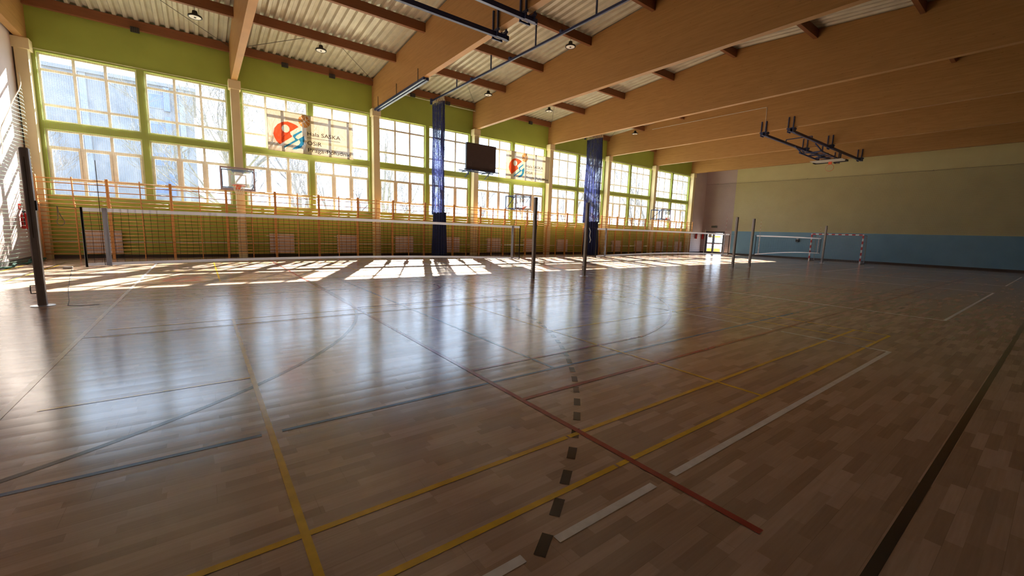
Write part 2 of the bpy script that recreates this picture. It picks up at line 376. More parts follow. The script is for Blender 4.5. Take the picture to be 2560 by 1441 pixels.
# window wall with openings
wins = []   # x0,x1,z0,z1, bay, col, row
for k in range(7):
    c = CX[k]
    for j, (a, b) in enumerate(((0.27, 2.86), (3.08, 5.70))):
        wins.append((c+a, c+b, 2.27, 4.60, k, j, 0)); wins.append((c+a, c+b, 4.87, 7.16, k, j, 1))
wb = MB(); y0, y1 = YB, YB+0.3
wb.box(XL-0.3, XR+0.3, y0, y1, 0, 2.27); wb.box(XL-0.3, XR+0.3, y0, y1, 7.16, deck(YB)+0.05)
edges = [XL-0.3]
for k in range(7):
    c = CX[k]; wb.box(edges[-1], c+0.27, y0, y1, 2.27, 7.16); wb.box(c+2.86, c+3.08, y0, y1, 2.27, 7.16); edges.append(c+5.70)
    for a, b in ((0.27, 2.86), (3.08, 5.70)): wb.box(c+a, c+b, y0, y1, 4.60, 4.87)
wb.box(edges[-1], CX[7]+0.16, y0, y1, 2.27, 7.16)
tag(wb.build('wall_back', 'green_wall_paint'), 'green window wall with a high row of windows', kind='structure')
tag(MB().box(CX[7]+0.16, XR+0.3, y0-0.01, y1, 0, 8.8).build('wall_corner', 'lilac_wall_paint'), 'short lilac wall beyond the last column', kind='structure')
tag(MB().box(XL-0.3, XL, YF-0.3, YB, 0, 9.9).build('wall_left', 'lilac_wall_paint'), 'lilac end wall on the left', kind='structure')
wr = MB(); DY0, DY1, DZ = 19.95, 21.66, 2.10
wr.box(XR, XR+0.3, YF-0.3, DY0, 0, 9.9); wr.box(XR, XR+0.3, DY1, YB, 0, 9.9); wr.box(XR, XR+0.3, DY0, DY1, DZ, 9.9)
tag(wr.build('wall_right', 'two_tone_wall_paint'), 'far end wall, yellow above blue', kind='structure')
tag(MB().box(XL-0.3, XR+0.3, YF-0.3, YF, 0, 9.9).build('wall_front', 'grey_wall_paint'), kind='structure')
tag(MB().box(XL, XR, YB-0.02, YB, 0, 0.12).build('baseboard_back', 'dark_skirting'), kind='structure')
tag(MB().box(XL, XL+0.02, YF, YB-0.02, 0, 0.14).build('baseboard_left', 'grey_skirting'), kind='structure')
bbr = MB(); bbr.box(XR-0.02, XR, YF, DY0-0.06, 0, 0.15); bbr.box(XR-0.02, XR, DY1+0.06, YB-0.02, 0, 0.15)
tag(bbr.build('baseboard_right', 'dark_skirting'), kind='structure')
# ceiling: trapezoid roof sheets running across the hall
cm = MB(); P = 0.30; x = XL-0.3; prof = []
while x < XR+0.3:
    prof += [(x, 0.085), (x+0.11, 0.085), (x+0.155, 0.0), (x+0.255, 0.0)]; x += P
ys = [YF-0.3, RIDGE, YB+0.3]
for a in range(2):
    for i in range(len(prof)-1):
        (xa, za), (xb, zb) = prof[i], prof[i+1]; q0, q1 = ys[a], ys[a+1]
        cm.quad((xa,q0,deck(q0)+za),(xb,q0,deck(q0)+zb),(xb,q1,deck(q1)+zb),(xa,q1,deck(q1)+za))
ceil = cm.build('ceiling', 'roof_sheet_metal'); tag(ceil, 'ribbed metal roof sheets under a shallow gable', kind='structure')
rm = MB()
for a in range(2):
    q0, q1 = ys[a], ys[a+1]; z0a, z1a = deck(q0)+0.10, deck(q1)+0.10
    rm.add([(XL-.6,q0,z0a),(XR+.6,q0,z0a),(XR+.6,q1,z1a),(XL-.6,q1,z1a),(XL-.6,q0,z0a+.2),(XR+.6,q0,z0a+.2),(XR+.6,q1,z1a+.2),(XL-.6,q1,z1a+.2)],[(0,3,2,1),(4,5,6,7),(0,1,5,4),(1,2,6,5),(2,3,7,6),(3,0,4,7)])
ro = rm.build('insulation_layer', 'roof_felt', ceil)
# glulam beams and columns
for k, cx in enumerate(CX):
    w = 0.11; bm = MB(); ya, yb, yc = YB, RIDGE, YF; zb = 7.42
    vs = []
    for xx in (cx-w, cx+w): vs += [(xx,ya,zb),(xx,yc,zb),(xx,yc,deck(yc)),(xx,yb,deck(yb)),(xx,ya,deck(ya))]
    bm.add(vs, [(0,1,2,3,4),(9,8,7,6,5),(0,5,6,1),(1,6,7,2),(2,7,8,3),(3,8,9,4),(4,9,5,0)])
    o = bm.build('glulam_beam', 'spruce_glulam', origin=(cx, YB, zb))
    tag(o, '%s deep laminated timber roof beam spanning the hall%s' % (nth(k, 8) if k not in (1,2) else ORD[k]+' from the left', ', above the blue steel rail' if k == 2 else (' against the far wall' if k == 7 else '')), 'roof beam', 'laminated roof beams')
    c = thing('column', (cx, 21.97, 0), 'cream column under the %s roof beam%s' % ('leftmost' if k == 0 else 'rightmost' if k == 7 else ORD[k], {1: ', behind the nearest basketball hoop', 2: ', right of the big banner', 3: ', behind the scoreboard'}.get(k, '')), 'column', 'cream columns along the window wall')
    MB().rbox(cx-0.16, cx+0.16, 21.80, YB+0.02, 0, 7.12, 0.012).build('shaft', 'cream_column_paint', c)
    MB().box(cx-0.22, cx+0.22, 21.76, YB+0.02, 7.06, 7.419).build('capital', 'cream_column_paint', c, bevel=0.012)
# purlins
bays = [ORD[i]+' bay from the left' for i in range(7)]
rowname = ['on top of the green wall','next to the green wall','third from the green wall','fourth from the green wall','at the ridge','just beyond the ridge','second beyond the ridge']
for k in range(7):
    for i, py in enumerate(PUR[:7]):
        if k == 0 and i > 3: continue
        z1 = deck(py)-0.002
        o = MB().box(CX[k]+0.11, CX[k+1]-0.11, py-0.07, py+0.07, z1-0.33, z1).build('purlin', 'dark_purlin_wood', origin=(CX[k]+3, py, z1-0.33), bevel=0.006)
        tag(o, 'dark brown purlin %s, %s' % (rowname[i], bays[k]), 'purlin', 'roof purlins')
# windows
for n, (x0, x1, z0, z1, k, j, row) in enumerate(wins):
    w = thing('window_%d' % (n+1), ((x0+x1)/2, 22.33, z0), '%s %s window of the %s bay from the left' % ('upper' if row else 'lower', 'left' if j == 0 else 'right', ORD[k]), None, None, 'structure')
    f = MB(); ya, yb = 22.29, 22.36; t = 0.055
    f.box(x0, x1, ya, yb, z0, z0+t); f.box(x0, x1, ya, yb, z1-t, z1); f.box(x0, x0+t, ya, yb, z0+t, z1-t); f.box(x1-t, x1, ya, yb, z0+t, z1-t)
    W3 = (x1-x0-2*t)/3; H = z1-z0-2*t
    if row:
        m = 0.085
        for q in (1, 2): f.box(x0+t+W3*q-m/2, x0+t+W3*q+m/2, ya, yb, z0+t, z1-t)
        for fr in (0.235, 0.775): f.box(x0+t, x1-t, ya+.005, yb-.005, z0+t+H*fr-m/2, z0+t+H*fr+m/2)
    else:
        for q in (1, 2): f.box(x0+t+W3*q-.045, x0+t+W3*q+.045, ya, yb, z0+t, z1-t)
        zt = z0+t+H*0.755; zl = z0+t+H*0.235
        f.box(x0+t, x1-t, ya+.005, yb-.005, zt-.03, zt+.03); f.box(x0+t, x1-t, ya+.005, yb-.005, zl-.03, zl+.03)
        f2 = MB(); e = 0.055
        for q in range(3):
            a = x0+t+W3*q+(.045 if q else 0); b = x0+t+W3*(q+1)-(.045 if q < 2 else 0)
            f2.box(a, a+e, ya-.03, yb-.01, zl+.03, zt-.03); f2.box(b-e, b, ya-.03, yb-.01, zl+.03, zt-.03)
            f2.box(a+e, b-e, ya-.03, yb-.01, zl+.03, zl+.03+e); f2.box(a+e, b-e, ya-.03, yb-.01, zt-.03-e, zt-.03)
        f2.build('casement_frame', 'white_frame', w)
    f.build('window_frame', 'white_frame', w)
    MB().quad((x0+t/2, 22.335, z0+t/2), (x1-t/2, 22.335, z0+t/2), (x1-t/2, 22.335, z1-t/2), (x0+t/2, 22.335, z1-t/2)).build('glass', 'window_glass', w)
# ------------------------------------------------------------------ floor markings (painted on the floor, 0.8 mm proud)
LZ = [0.0008]
def mark(mb, name, mat):
    LZ[0] += 0.0003; zz = LZ[0]
    mb.v = [(p[0], p[1], zz + ((i//4) % 13)*0.00002) for i, p in enumerate(mb.v)]
    return mb.build(name, mat, fl)
def seg(mb, x0, y0, x1, y1, w=0.05, gaps=()):
    horizontal = abs(y1-y0) < 1e-6
    a, b = (min(x0,x1), max(x0,x1)) if horizontal else (min(y0,y1), max(y0,y1))
    cuts = [a]
    for g0, g1 in sorted(gaps): cuts += [g0, g1]
    cuts.append(b)
    for i in range(0, len(cuts), 2):
        p, q = cuts[i], cuts[i+1]
        if q <= p: continue
        if horizontal: mb.quad((p,y0-w/2,0),(q,y0-w/2,0),(q,y0+w/2,0),(p,y0+w/2,0))
        else: mb.quad((x0-w/2,p,0),(x0+w/2,p,0),(x0+w/2,q,0),(x0-w/2,q,0))
def arc(mb, cx, cy, R, a0, a1, w=0.05, n=None, dash=None):
    n = n or max(8, int(abs(a1-a0)*R/0.12)); r0, r1 = R-w/2, R+w/2
    if dash:
        on, off = dash; t = a0
        while t < a1:
            t2 = min(t+on/R, a1)
            mb.quad((cx+r0*math.cos(t),cy+r0*math.sin(t),0),(cx+r1*math.cos(t),cy+r1*math.sin(t),0),(cx+r1*math.cos(t2),cy+r1*math.sin(t2),0),(cx+r0*math.cos(t2),cy+r0*math.sin(t2),0))
            t = t2+off/R
        return
    for i in range(n):
        t, t2 = a0+(a1-a0)*i/n, a0+(a1-a0)*(i+1)/n
        mb.quad((cx+r0*math.cos(t),cy+r0*math.sin(t),0),(cx+r1*math.cos(t),cy+r1*math.sin(t),0),(cx+r1*math.cos(t2),cy+r1*math.sin(t2),0),(cx+r0*math.cos(t2),cy+r0*math.sin(t2),0))
rd = math.radians
BX = 2.31
# handball, black
h = MB(); GL, GR = -3.70, 36.30
seg(h, GL, 0.36, GR, 0.36, 0.05); seg(h, GL, 20.3, GR, 20.3); seg(h, GL, 0.36, GL, 20.3); seg(h, GR, 0.36, GR, 20.3); seg(h, 16.3, 0.36, 16.3, 20.3)
for gx, s in ((GL, 1), (GR, -1)):
    for R in (6.0,):
        if s > 0: arc(h, gx, 8.83, R, rd(-90), 0); arc(h, gx, 11.83, R, 0, rd(90))
        else: arc(h, gx, 8.83, R, rd(180), rd(270)); arc(h, gx, 11.83, R, rd(90), rd(180))
        seg(h, gx+s*R, 8.83, gx+s*R, 11.83)
mark(h, 'handball_marking', 'black_line_paint')
h = MB(); arc(h, GL, 8.80, 8.95, rd(-68)-0.0067, 0, 0.058, dash=(0.155, 0.1443)); arc(h, GL, 11.83, 8.95, 0, rd(68), 0.05, dash=(0.15, 0.15)); seg(h, GL+8.95, 8.83, GL+8.95, 11.83, 0.05, gaps=[(8.95+.3*i, 9.1+.3*i) for i in range(10)])
h2 = MB(); arc(h2, GR, 8.83, 9.0, rd(180), rd(248), 0.05, dash=(0.15, 0.15)); arc(h2, GR, 11.83, 9.0, rd(112), rd(180), 0.05, dash=(0.15, 0.15))
h.add(h2.v, h2.f); mark(h, 'dashed_throw_line', 'black_line_paint')
# basketball, blue and red
b = MB(); seg(b, -1.6, 3.29, 29.2, 3.29, 0.04, gaps=[(0.27, 0.40)]); seg(b, -1.6, 17.3, 29.2, 17.3, 0.04); seg(b, 3.10, 3.31, 3.10, 17.28, 0.04); seg(b, 29.2, 3.31, 29.2, 17.28, 0.04)
mark(b, 'blue_court_marking', 'blue_line_paint')
# badminton, yellow
b = MB(); w = 0.04
for (ya, yb) in ((1.60, 7.70), (12.92, 19.02)):
    for y in (ya, ya+0.46, yb-0.46, yb): seg(b, BX-6.70 if y < 3 else -1.1, y, BX+6.70, y, w, gaps=[(2.10, 2.12)])
    for dx in (1.98, 5.94, 6.70):
        for s in (-1, 1): seg(b, BX+s*dx, ya, BX+s*dx, yb, w)
    ym = (ya+yb)/2; seg(b, -1.1, ym, BX-1.98, ym, w); seg(b, BX+1.98, ym, BX+6.70, ym, w)
mark(b, 'badminton_marking', 'yellow_line_paint')
# volleyball, white
v = MB()
for k in range(3):
    a = -1.32+13.24*k; yn, yf = 1.31, 19.31
    gp = [(1.12, 1.33), (2.13, 2.33)] if k == 0 else []
    seg(v, a, yn+.025, a+9, yn+.025, 0.05, gp); seg(v, a, yf-.025, a+9, yf-.025, 0.05)
    gq = [(2.70, 2.84), (3.24, 3.34)]
    seg(v, a+.025, yn, a+.025, yf, 0.05); seg(v, a+8.975, yn, a+8.975, yf, 0.05, gq)
    seg(v, a, 7.31, a+9, 7.31, 0.05); seg(v, a, 13.31, a+9, 13.31, 0.05); seg(v, a, 10.31, a+9, 10.31, 0.04)
mark(v, 'volleyball_marking', 'white_line_paint')
r = MB(); ex, ey = 2.245, 2.79
seg(r, ex, 0.77, ex, 19.9, 0.05); seg(r, ex, ey, 30.3, ey, 0.05); seg(r, ex, 17.8, 30.3, 17.8, 0.05); seg(r, 30.3, ey, 30.3, 17.8, 0.05); seg(r, 16.3, ey, 16.3, 17.8)
bc = ex+1.575; a0 = math.asin(6.6/6.75)
for s, X0 in ((1, bc), (-1, 30.3-1.575)):
    A = 0 if s > 0 else PI
    arc(r, X0, 10.3, 6.75, A-a0, A+a0, 0.045); arc(r, X0, 10.3, 1.25, A-PI/2, A+PI/2, 0.045)
    xe = ex if s > 0 else 30.3
    for yy in (3.70, 16.9): seg(r, xe, yy, X0+s*6.75*math.cos(a0), yy, 0.045)
    for yy in (7.85, 12.75): seg(r, xe, yy, xe+s*5.8, yy, 0.045)
    seg(r, xe+s*5.8, 7.85, xe+s*5.8, 12.75, 0.045); arc(r, xe+s*5.8, 10.3, 1.8, 0, 2*PI, 0.045)
arc(r, 16.3, 10.3, 1.8, 0, 2*PI, 0.045)
mark(r, 'basketball_marking', 'red_line_paint')

# ------------------------------------------------------------------ wall bars
NW = 23; UW = 1.807
def wall_bars():
    t = thing('wall_bars', (0, 21.5, 0), '', 'wall bars', 'wooden wall bars along the window wall')
    for x, w in ((0.0215, .042), (0.9035, 0.030), (1.785, .042)):
        pass
        MB().rbox(x-w/2, x+w/2, 21.56, 21.66, 0, 2.02, 0.006).add(
            MB().rbox(x-w/2, x+w/2, 21.44, 21.54, 1.93, 2.93, 0.006).v, MB().rbox(x-w/2, x+w/2, 21.44, 21.54, 1.93, 2.93, 0.006).f).build('upright', 'wall_bar_wood', t)
    for z in (2.84, 2.70, 2.45, 2.25, 2.11, 1.97): MB().tube([(0.01, 21.49, z), (1.797, 21.49, z)], 0.017, 8).build('rung', 'wall_bar_wood', t, smooth=True)
    for i in range(13):
        z = 0.20+i*0.1345; MB().tube([(0.01, 21.61, z), (1.797, 21.61, z)], 0.017, 8).build('rung', 'wall_bar_wood', t, smooth=True)
    return t
where = {0: ', in the left corner', 1: ', in front of the nearest radiator', 3: ', under the nearest basketball hoop', 8: ', left of the first blue curtain', 22: ', beside the lilac wall'}
wbp = wall_bars()
for i in range(NW):
    o = wbp if i == 0 else copy_tree(wbp)
    o.location = (-4.485+UW*i, 21.5, 0); o['label'] = 'wooden wall bars, %s%s' % (nth(i, NW), where.get(i, ''))
# ------------------------------------------------------------------ radiators and pipe
def radiator():
    t = thing('radiator', (0, 22.05, 0), '', 'radiator', 'white panel radiators under the windows')
    m = MB(); m.box(-0.5, 0.5, 21.98, 22.04, 0.15, 1.04)
    for i in range(12): m.box(-0.48+i*0.0815, -0.44+i*0.0815, 21.97, 21.985, 0.2, 1.0)
    m.build('panel', 'radiator_enamel', t, bevel=0.008)
    g = MB(); g.box(-0.5, 0.5, 21.98, 22.09, 1.04, 1.055)
    for i in range(14): g.box(-0.49+i*0.07, -0.46+i*0.07, 22.04, 22.09, 0.16, 1.04)
    g.build('convector_fins', 'radiator_enamel', t)
    MB().tube([(-0.5, 22.02, 0.96), (-0.62, 22.02, 0.96), (-0.62, 22.10, 0.96)], 0.012).build('valve', 'white_pipe', t)
    return t
RX = []
for k in range(7):
    RX.append(CX[k]+1.55)
    if k: RX.append(CX[k]+4.5)
rp = radiator()
for i, x in enumerate(RX):
    o = rp if i == 0 else copy_tree(rp)
    o.location = (x, 22.05, 0); o['label'] = 'white panel radiator behind the wall bars, %s' % nth(i, len(RX))
tag(MB().tube([(XL+.05, 22.122, 0.62), (CX[7], 22.122, 0.62)], 0.016, 10).build('heating_pipe', 'white_pipe', smooth=True), 'thin white heating pipe running along the green wall behind the wall bars', 'pipe')
# ------------------------------------------------------------------ guard nets over the windows and left wall
for k in (0, 1, 4, 5, 6):
    x0, x1 = CX[k]+0.165, CX[k+1]-0.165; m = MB(); n = 12
    for i in range(n):
        a, b = x0+(x1-x0)*i/n, x0+(x1-x0)*(i+1)/n
        ya, yb = 22.09+0.02*math.sin(i*1.7), 22.09+0.02*math.sin((i+1)*1.7)
        m.quad((a,ya,2.12),(b,yb,2.12),(b,yb,7.22),(a,ya,7.22))
    t = thing('guard_net', (x0, 22.09, 2.12), 'fine white guard net over the windows of the %s bay from the left' % ORD[k], 'net', 'white window guard nets')
    m.build('netting', 'white_guard_netting', t)
    MB().tube([(x0, 22.09, 7.22), (x1, 22.09, 7.22)], 0.008, 6).build('top_cord', 'cream_cord', t)
t = thing('hanging_net', (XL+.3, 21.6, 0), 'loose green safety net hanging in front of the left wall', 'net')
m = MB(); ny, nz = 40, 20; g = []
for i in range(ny+1):
    y = 21.62-i*0.22; top = max(6.25-1.05*(21.62-y), 3.1); row = []
    for j in range(nz+1):
        s = j/nz; z = 0.03+(top-0.03)*s
        row.append((XL+0.16+0.06*math.sin(y*2.3+z*0.7)+0.03*math.sin(y*5.1), y+0.10*math.sin(z*1.3), z))
    g.append(row)
for i in range(ny):
    for j in range(nz): m.quad(g[i][j], g[i+1][j], g[i+1][j+1], g[i][j+1])
m.build('netting', 'green_guard_netting', t)
MB().tube([r_[-1] for r_ in g], 0.012, 6).build('top_cord', 'cream_cord', t)
plain('green_cord', (0.012, 0.075, 0.05), 0.9)
MB().tube([(XL+0.24+0.10*math.sin(i*1.1), 21.4-i*0.25, 0.05+0.02*math.sin(i*2.1)) for i in range(34)], [0.026+0.014*math.sin(i*1.9) for i in range(34)], 8).build('bottom_hem', 'green_cord', t, smooth=True)
t = thing('wall_net', (XR-.18, 10, 2.3), 'faint dark guard net hanging on a cable along the far end wall', 'net')
m = MB(); cab = []
for i in range(24): 
    y = -2.2+i*24.2/23; cab.append((XR-.18, y, 6.5+.12*((y-9)/12)**2+.01*math.sin(i*2.2)))
for a, b_ in zip(cab[:-1], cab[1:]): m.quad((a[0], a[1], 2.25), (b_[0], b_[1], 2.25), b_, a)
m.build('netting', 'wall_guard_netting', t); MB().tube(cab, .009, 6).build('top_cable', 'grey_rod', t)
for i in (1, 8, 15, 22): MB().bar((XR-.19, cab[i][1], cab[i][2]), (XR, cab[i][1], cab[i][2]+.05), .02).build('cable_hook', 'grey_rod', t)
# ------------------------------------------------------------------ banners
TX = {}
def text_mesh(body, size):
    key = (body, size)
    if key not in TX:
        c = bpy.data.curves.new('lettering', 'FONT'); c.body = body; c.size = size; c.extrude = 0.0008; c.resolution_u = 3
        o = bpy.data.objects.new('tmp', c); COL.objects.link(o)
        dg = bpy.context.evaluated_depsgraph_get(); me = bpy.data.meshes.new_from_object(o.evaluated_get(dg)); bpy.data.objects.remove(o)
        TX[key] = me
    return TX[key]
def put_text(body, size, x, y, z, mat, parent, width=None, face='y', name='lettering'):
    me = text_mesh(body, size).copy(); me.materials.clear(); me.materials.append(MAT[mat])
    o = bpy.data.objects.new(name, me); COL.objects.link(o); o.parent = parent
    o.location = Vector((x, y, z))-Vector(parent['_base'])
    o.rotation_euler = (PI/2, 0, 0) if face == 'y' else (PI/2, 0, -PI/2)
    if width:
        w = max(v.co.x for v in me.vertices)-min(v.co.x for v in me.vertices); s = width/w
        for v in me.vertices: v.co.x *= s
    return o
def banner(x0, z0, w, h, y, label):
    t = thing('banner', (x0, y, z0), label, 'banner', 'sports centre banners')
    def uv(px, py):
        u = (px-697)/1371.0; top = 475+(px-695)*0.1752; bot = 1125+(px-712)*0.1289
        v = (py-top)/(bot-top); return x0+u*w, z0+h*(1-v)
    m = MB(); n = 16
    for i in range(n):
        a, b = x0+w*i/n, x0+w*(i+1)/n; wa, wb_ = y+.006*math.sin(i*.9), y+.006*math.sin((i+1)*.9)
        m.quad((a,wa,z0),(b,wb_,z0),(b,wb_,z0+h),(a,wa,z0+h))
    m.build('fabric_panel', 'banner_mesh_fabric', t)
    hem = MB(); yy = y-0.012; e = 0.018
    hem.box(x0, x0+w, yy, yy+.004, z0, z0+e); hem.box(x0, x0+w, yy, yy+.004, z0+h-e, z0+h); hem.box(x0, x0+e, yy, yy+.004, z0+e, z0+h-e); hem.box(x0+w-e, x0+w, yy, yy+.004, z0+e, z0+h-e)
    hem.build('hem', 'print_grey', t)
    def shape(pts, mat, name, d=0.016):
        q = [uv(*p) for p in pts]; MB().poly([(a, y-d, b) for a, b in q]).build(name, mat, t, origin=(sum(a for a, b in q)/len(q), y, sum(b for a, b in q)/len(q)))
    def circ(cx, cy, r, k=28): return [(cx+r*math.cos(2*PI*i/k), cy+r*1.05*math.sin(2*PI*i/k)+r*0.17*math.cos(2*PI*i/k)) for i in range(k)]
    white_e = [(770,880),(790,780),(840,712),(920,672),(1000,667),(1090,695),(1145,722),(1190,765),(1240,820),(1268,900),(1268,975),(1250,1050),(1200,1105),(1120,1132),(1040,1130),(925,1100),(860,1050),(790,945)]
    shape([(780,870),(800,780),(850,720),(920,685),(1000,680),(1080,710),(1130,735),(1165,765),(1095,806),(1030,845),(1038,882),(1062,908),(1050,925),(960,982),(870,1040),(825,990),(795,930),(780,870)]+[(965-60*math.cos(2*PI*i/24), 790-10*math.cos(2*PI*i/24)+62*math.sin(2*PI*i/24)) for i in range(25)], 'print_red', 'emblem_red_field')
    shape([(1208,820),(1218,845),(1125,902),(1108,928),(1128,948),(1165,965),(1140,985),(1050,1035),(942,1095),(925,1075),(1020,1020),(1105,968),(1092,945),(1068,912),(1080,888)], 'print_blue', 'emblem_blue_bolt', 0.018)
    shape([(1246,905),(1250,970),(1235,1040),(1190,1095),(1120,1118),(1045,1118),(1100,1082),(1160,1048),(1183,1015),(1175,985),(1155,958),(1200,930)], 'print_blue', 'emblem_blue_field', 0.018)
    shape(circ(1255, 680, 92, 36), 'print_orange', 'emblem_ball', 0.017)
    for body, p0, p1, hh in (('Hala SASKA', (1290, 897), (1835, 975), 0.245), ('OSiR', (1290, 1045), (1520, 1075), 0.25), ('Praga-Południe', (1295, 1155), (2015, 1245), 0.25)):
        a, za = uv(*p0); b, zb_ = uv(*p1); put_text(body, hh*1.0, a, y-0.018, za, 'print_ink', t, width=b-a)
    a, za = uv(1290, 933); b, zb_ = uv(1835, 1015); MB().box(a, b, y-.019, y-.017, za-.008, za+.008).build('rule_line', 'print_ink', t)
    kk = max(i for i in range(8) if CX[i] < x0); MB().tube([(CX[kk]+.1, y+.042, z0+h+.05), (x0, y, z0+h), (x0+w, y, z0+h), (CX[kk+1]-.1, y+.042, z0+h+.03)], 0.006, 6).build('hanging_cord', 'cream_cord', t)
banner(2.60, 4.76, 3.66, 1.74, 21.76, 'large cream banner with red and blue emblem, left of the scoreboard')
banner(15.55, 4.82, 3.64, 1.72, 21.76, 'cream banner with red and blue emblem, right of the scoreboard')
# ------------------------------------------------------------------ scoreboard
t = thing('scoreboard', (13.5, 21.2, 4.9), 'dark blank electronic scoreboard on blue brackets between the two banners', 'scoreboard')
sx0, sx1, sz0, sz1 = 12.42, 14.45, 4.98, 6.48
MB().box(sx0, sx1, 21.27, 21.42, sz0, sz1).build('housing', 'black_plastic', t, bevel=0.01)
MB().box(sx0+.02, sx1-.02, 21.262, 21.272, sz0+.02, sz1-.02).build('display_panel', 'screen_black', t)
sm_ = MB()
for (ax, az) in ((0.18, 0.22), (1.62, 0.22)):
    for (bx0, bx1, bz0, bz1) in ((0,.14,.0,.012),(0,.14,.2,.212),(0,.012,0,.21),(.13,.142,0,.21)): sm_.box(sx0+ax+bx0, sx0+ax+bx1, 21.258, 21.262, sz0+az+bz0, sz0+az+bz1)
sm_.build('digit_outline', 'grey_rod', t)
br = MB()
for bx in (12.62, 14.0):
    br.bar((bx-.3, 21.30, sz0-.03), (bx+.35, 21.30, sz0-.03), .06); br.bar((bx, 20.95, sz0-.05), (bx, YB, sz0-.05), .06); br.bar((bx, 21.2, sz0-.05), (bx, 21.75, sz0-.40), .04); br.bar((bx, 21.35, sz0-.06), (bx, 21.35, sz0-.28), .035)
br.bar((12.2, 21.15, sz0-.03), (14.6, 21.15, sz0-.03), .05); br.bar((12.2, 21.75, sz0-.03), (14.6, 21.75, sz0-.03), .05)
br.build('bracket', 'navy_steel', t)
# ------------------------------------------------------------------ basketball hoops on the window wall
def hoop_parts(t, cx, y, zc, bw=1.2, bh=0.9, face=-1):
    """board in the x-z plane at y, rim in front (towards -y)"""
    x0, x1, z0, z1 = cx-bw/2, cx+bw/2, zc, zc+bh
    MB().box(x0, x1, y-.008, y+.008, z0, z1).build('backboard', 'backboard_acrylic', t)
    e = 0.055; f = MB(); f.box(x0-.01, x1+.01, y-.02, y+.02, z1-e, z1+.01); f.box(x0-.01, x1+.01, y-.02, y+.02, z0-.03, z0+e); f.box(x0-.01, x0+e*.8, y-.02, y+.02, z0+e, z1-e); f.box(x1-e*.8, x1+.01, y-.02, y+.02, z0+e, z1-e)
    f.build('board_frame', 'backboard_edge', t)
    q = MB(); a, b, c, d, s = cx-.295, cx+.295, z0+.20, z0+.62, .035
    yy = y-.012; q.box(a, b, yy, yy+.003, c, c+s); q.box(a, b, yy, yy+.003, d-s, d); q.box(a, a+s, yy, yy+.003, c+s, d-s); q.box(b-s, b, yy, yy+.003, c+s, d-s)
    q.build('target_square', 'white_paint', t)
    R = 0.225; ry = y-.15-R; rz = z0+.15
    rim = MB().tube([(cx+R*math.cos(2*PI*i/32), ry+R*math.sin(2*PI*i/32), rz) for i in range(32)], 0.011, 8, closed=True)
    rim.box(cx-.09, cx+.09, y-.16, y-.02, rz-.05, rz+.012); rim.box(cx-.09, cx+.09, y-.03, y-.02, rz-.14, rz+.03)
    rim.build('rim', 'orange_rim_paint', t, smooth=False)
    nm = MB(); n = 12
    for i in range(n):
        for s in (1, -1):
            pts = []
            for j in range(6):
                u = j/5; th = 2*PI*(i+s*u*1.6)/n; rr = R*(1-0.48*u); pts.append((cx+rr*math.cos(th), ry+rr*math.sin(th), rz-0.38*u))
            nm.tube(pts, 0.005, 4)
    nm.build('net', 'cream_cord', t)
    return x0, x1, z0, z1
plain('backboard_edge', (0.36, 0.30, 0.33), 0.4)
t = thing('basketball_hoop', (1.36, 21.0, 2.87), 'clear basketball hoop folded flat on the window wall, left of the big banner', 'basketball hoop', 'practice hoops on the window wall')
x0, x1, z0, z1 = hoop_parts(t, 1.36, 21.0, 2.86)
f = MB()
for x in (x0+.06, x1-.06): f.bar((x, 21.10, z0-.02), (x, 21.10, z1-.08), .04)
f.bar((x0+.06, 21.10, z1-.10), (x1-.06, 21.10, z1-.10), .045); f.bar((x0+.06, 21.10, z0+.09), (x1-.06, 21.10, z0+.09), .045); f.bar((1.36-.2, 21.12, z1-.12), (1.36+.2, 21.12, z1-.12), .10)
for x in (1.25, 1.60): f.bar((x, 21.1, z1-.12), (x, 21.82, z1-.12), .05); f.bar((x, 21.1, z0+.09), (x, 21.82, z0+.09), .05)
f.build('swing_frame', 'navy_steel', t)
for cx, nm_ in ((16.15, 'clear basketball hoop on a blue arm, middle one of three on the window wall'), (31.40, 'small far basketball hoop on a blue arm, near the right end of the windows')):
    t = thing('basketball_hoop', (cx, 20.6, 2.87), nm_, 'basketball hoop', 'practice hoops on the window wall')
    x0, x1, z0, z1 = hoop_parts(t, cx, 20.6, 2.88)
    f = MB()
    for x in (x0+.02, x1-.02):
        f.bar((x, 20.66, z0), (x, 20.66, z1), .06); f.bar((x, 21.68, z0-.02), (x, 21.68, z1-.05), .05)
        f.bar((x, 20.66, z1-.08), (x, 21.68, z1-.08), .045); f.bar((x, 20.66, z0+.06), (x, 21.68, z0+.06), .045); f.bar((x, 20.70, z1-.1), (x, 21.6, z0+.08), .03)
    f.bar((x0, 20.66, z1-.1), (x1, 20.66, z1-.1), .05); f.bar((x0, 20.66, z0+.08), (x1, 20.66, z0+.08), .05); f.bar((cx, 20.66, z0+.08), (cx, 20.66, z1-.1), .05)
    yw = 21.80 if cx > 30 else YB; xm_ = CX[6] if cx > 30 else CX[3]+2.97
    for zz in (z1-.08, z0+.06): f.bar((x0, 21.68, zz), (x1, 21.68, zz), .05); f.bar((xm_, 21.68, zz), (xm_, yw, zz), .06)
    f.build('swing_frame', 'navy_steel', t)
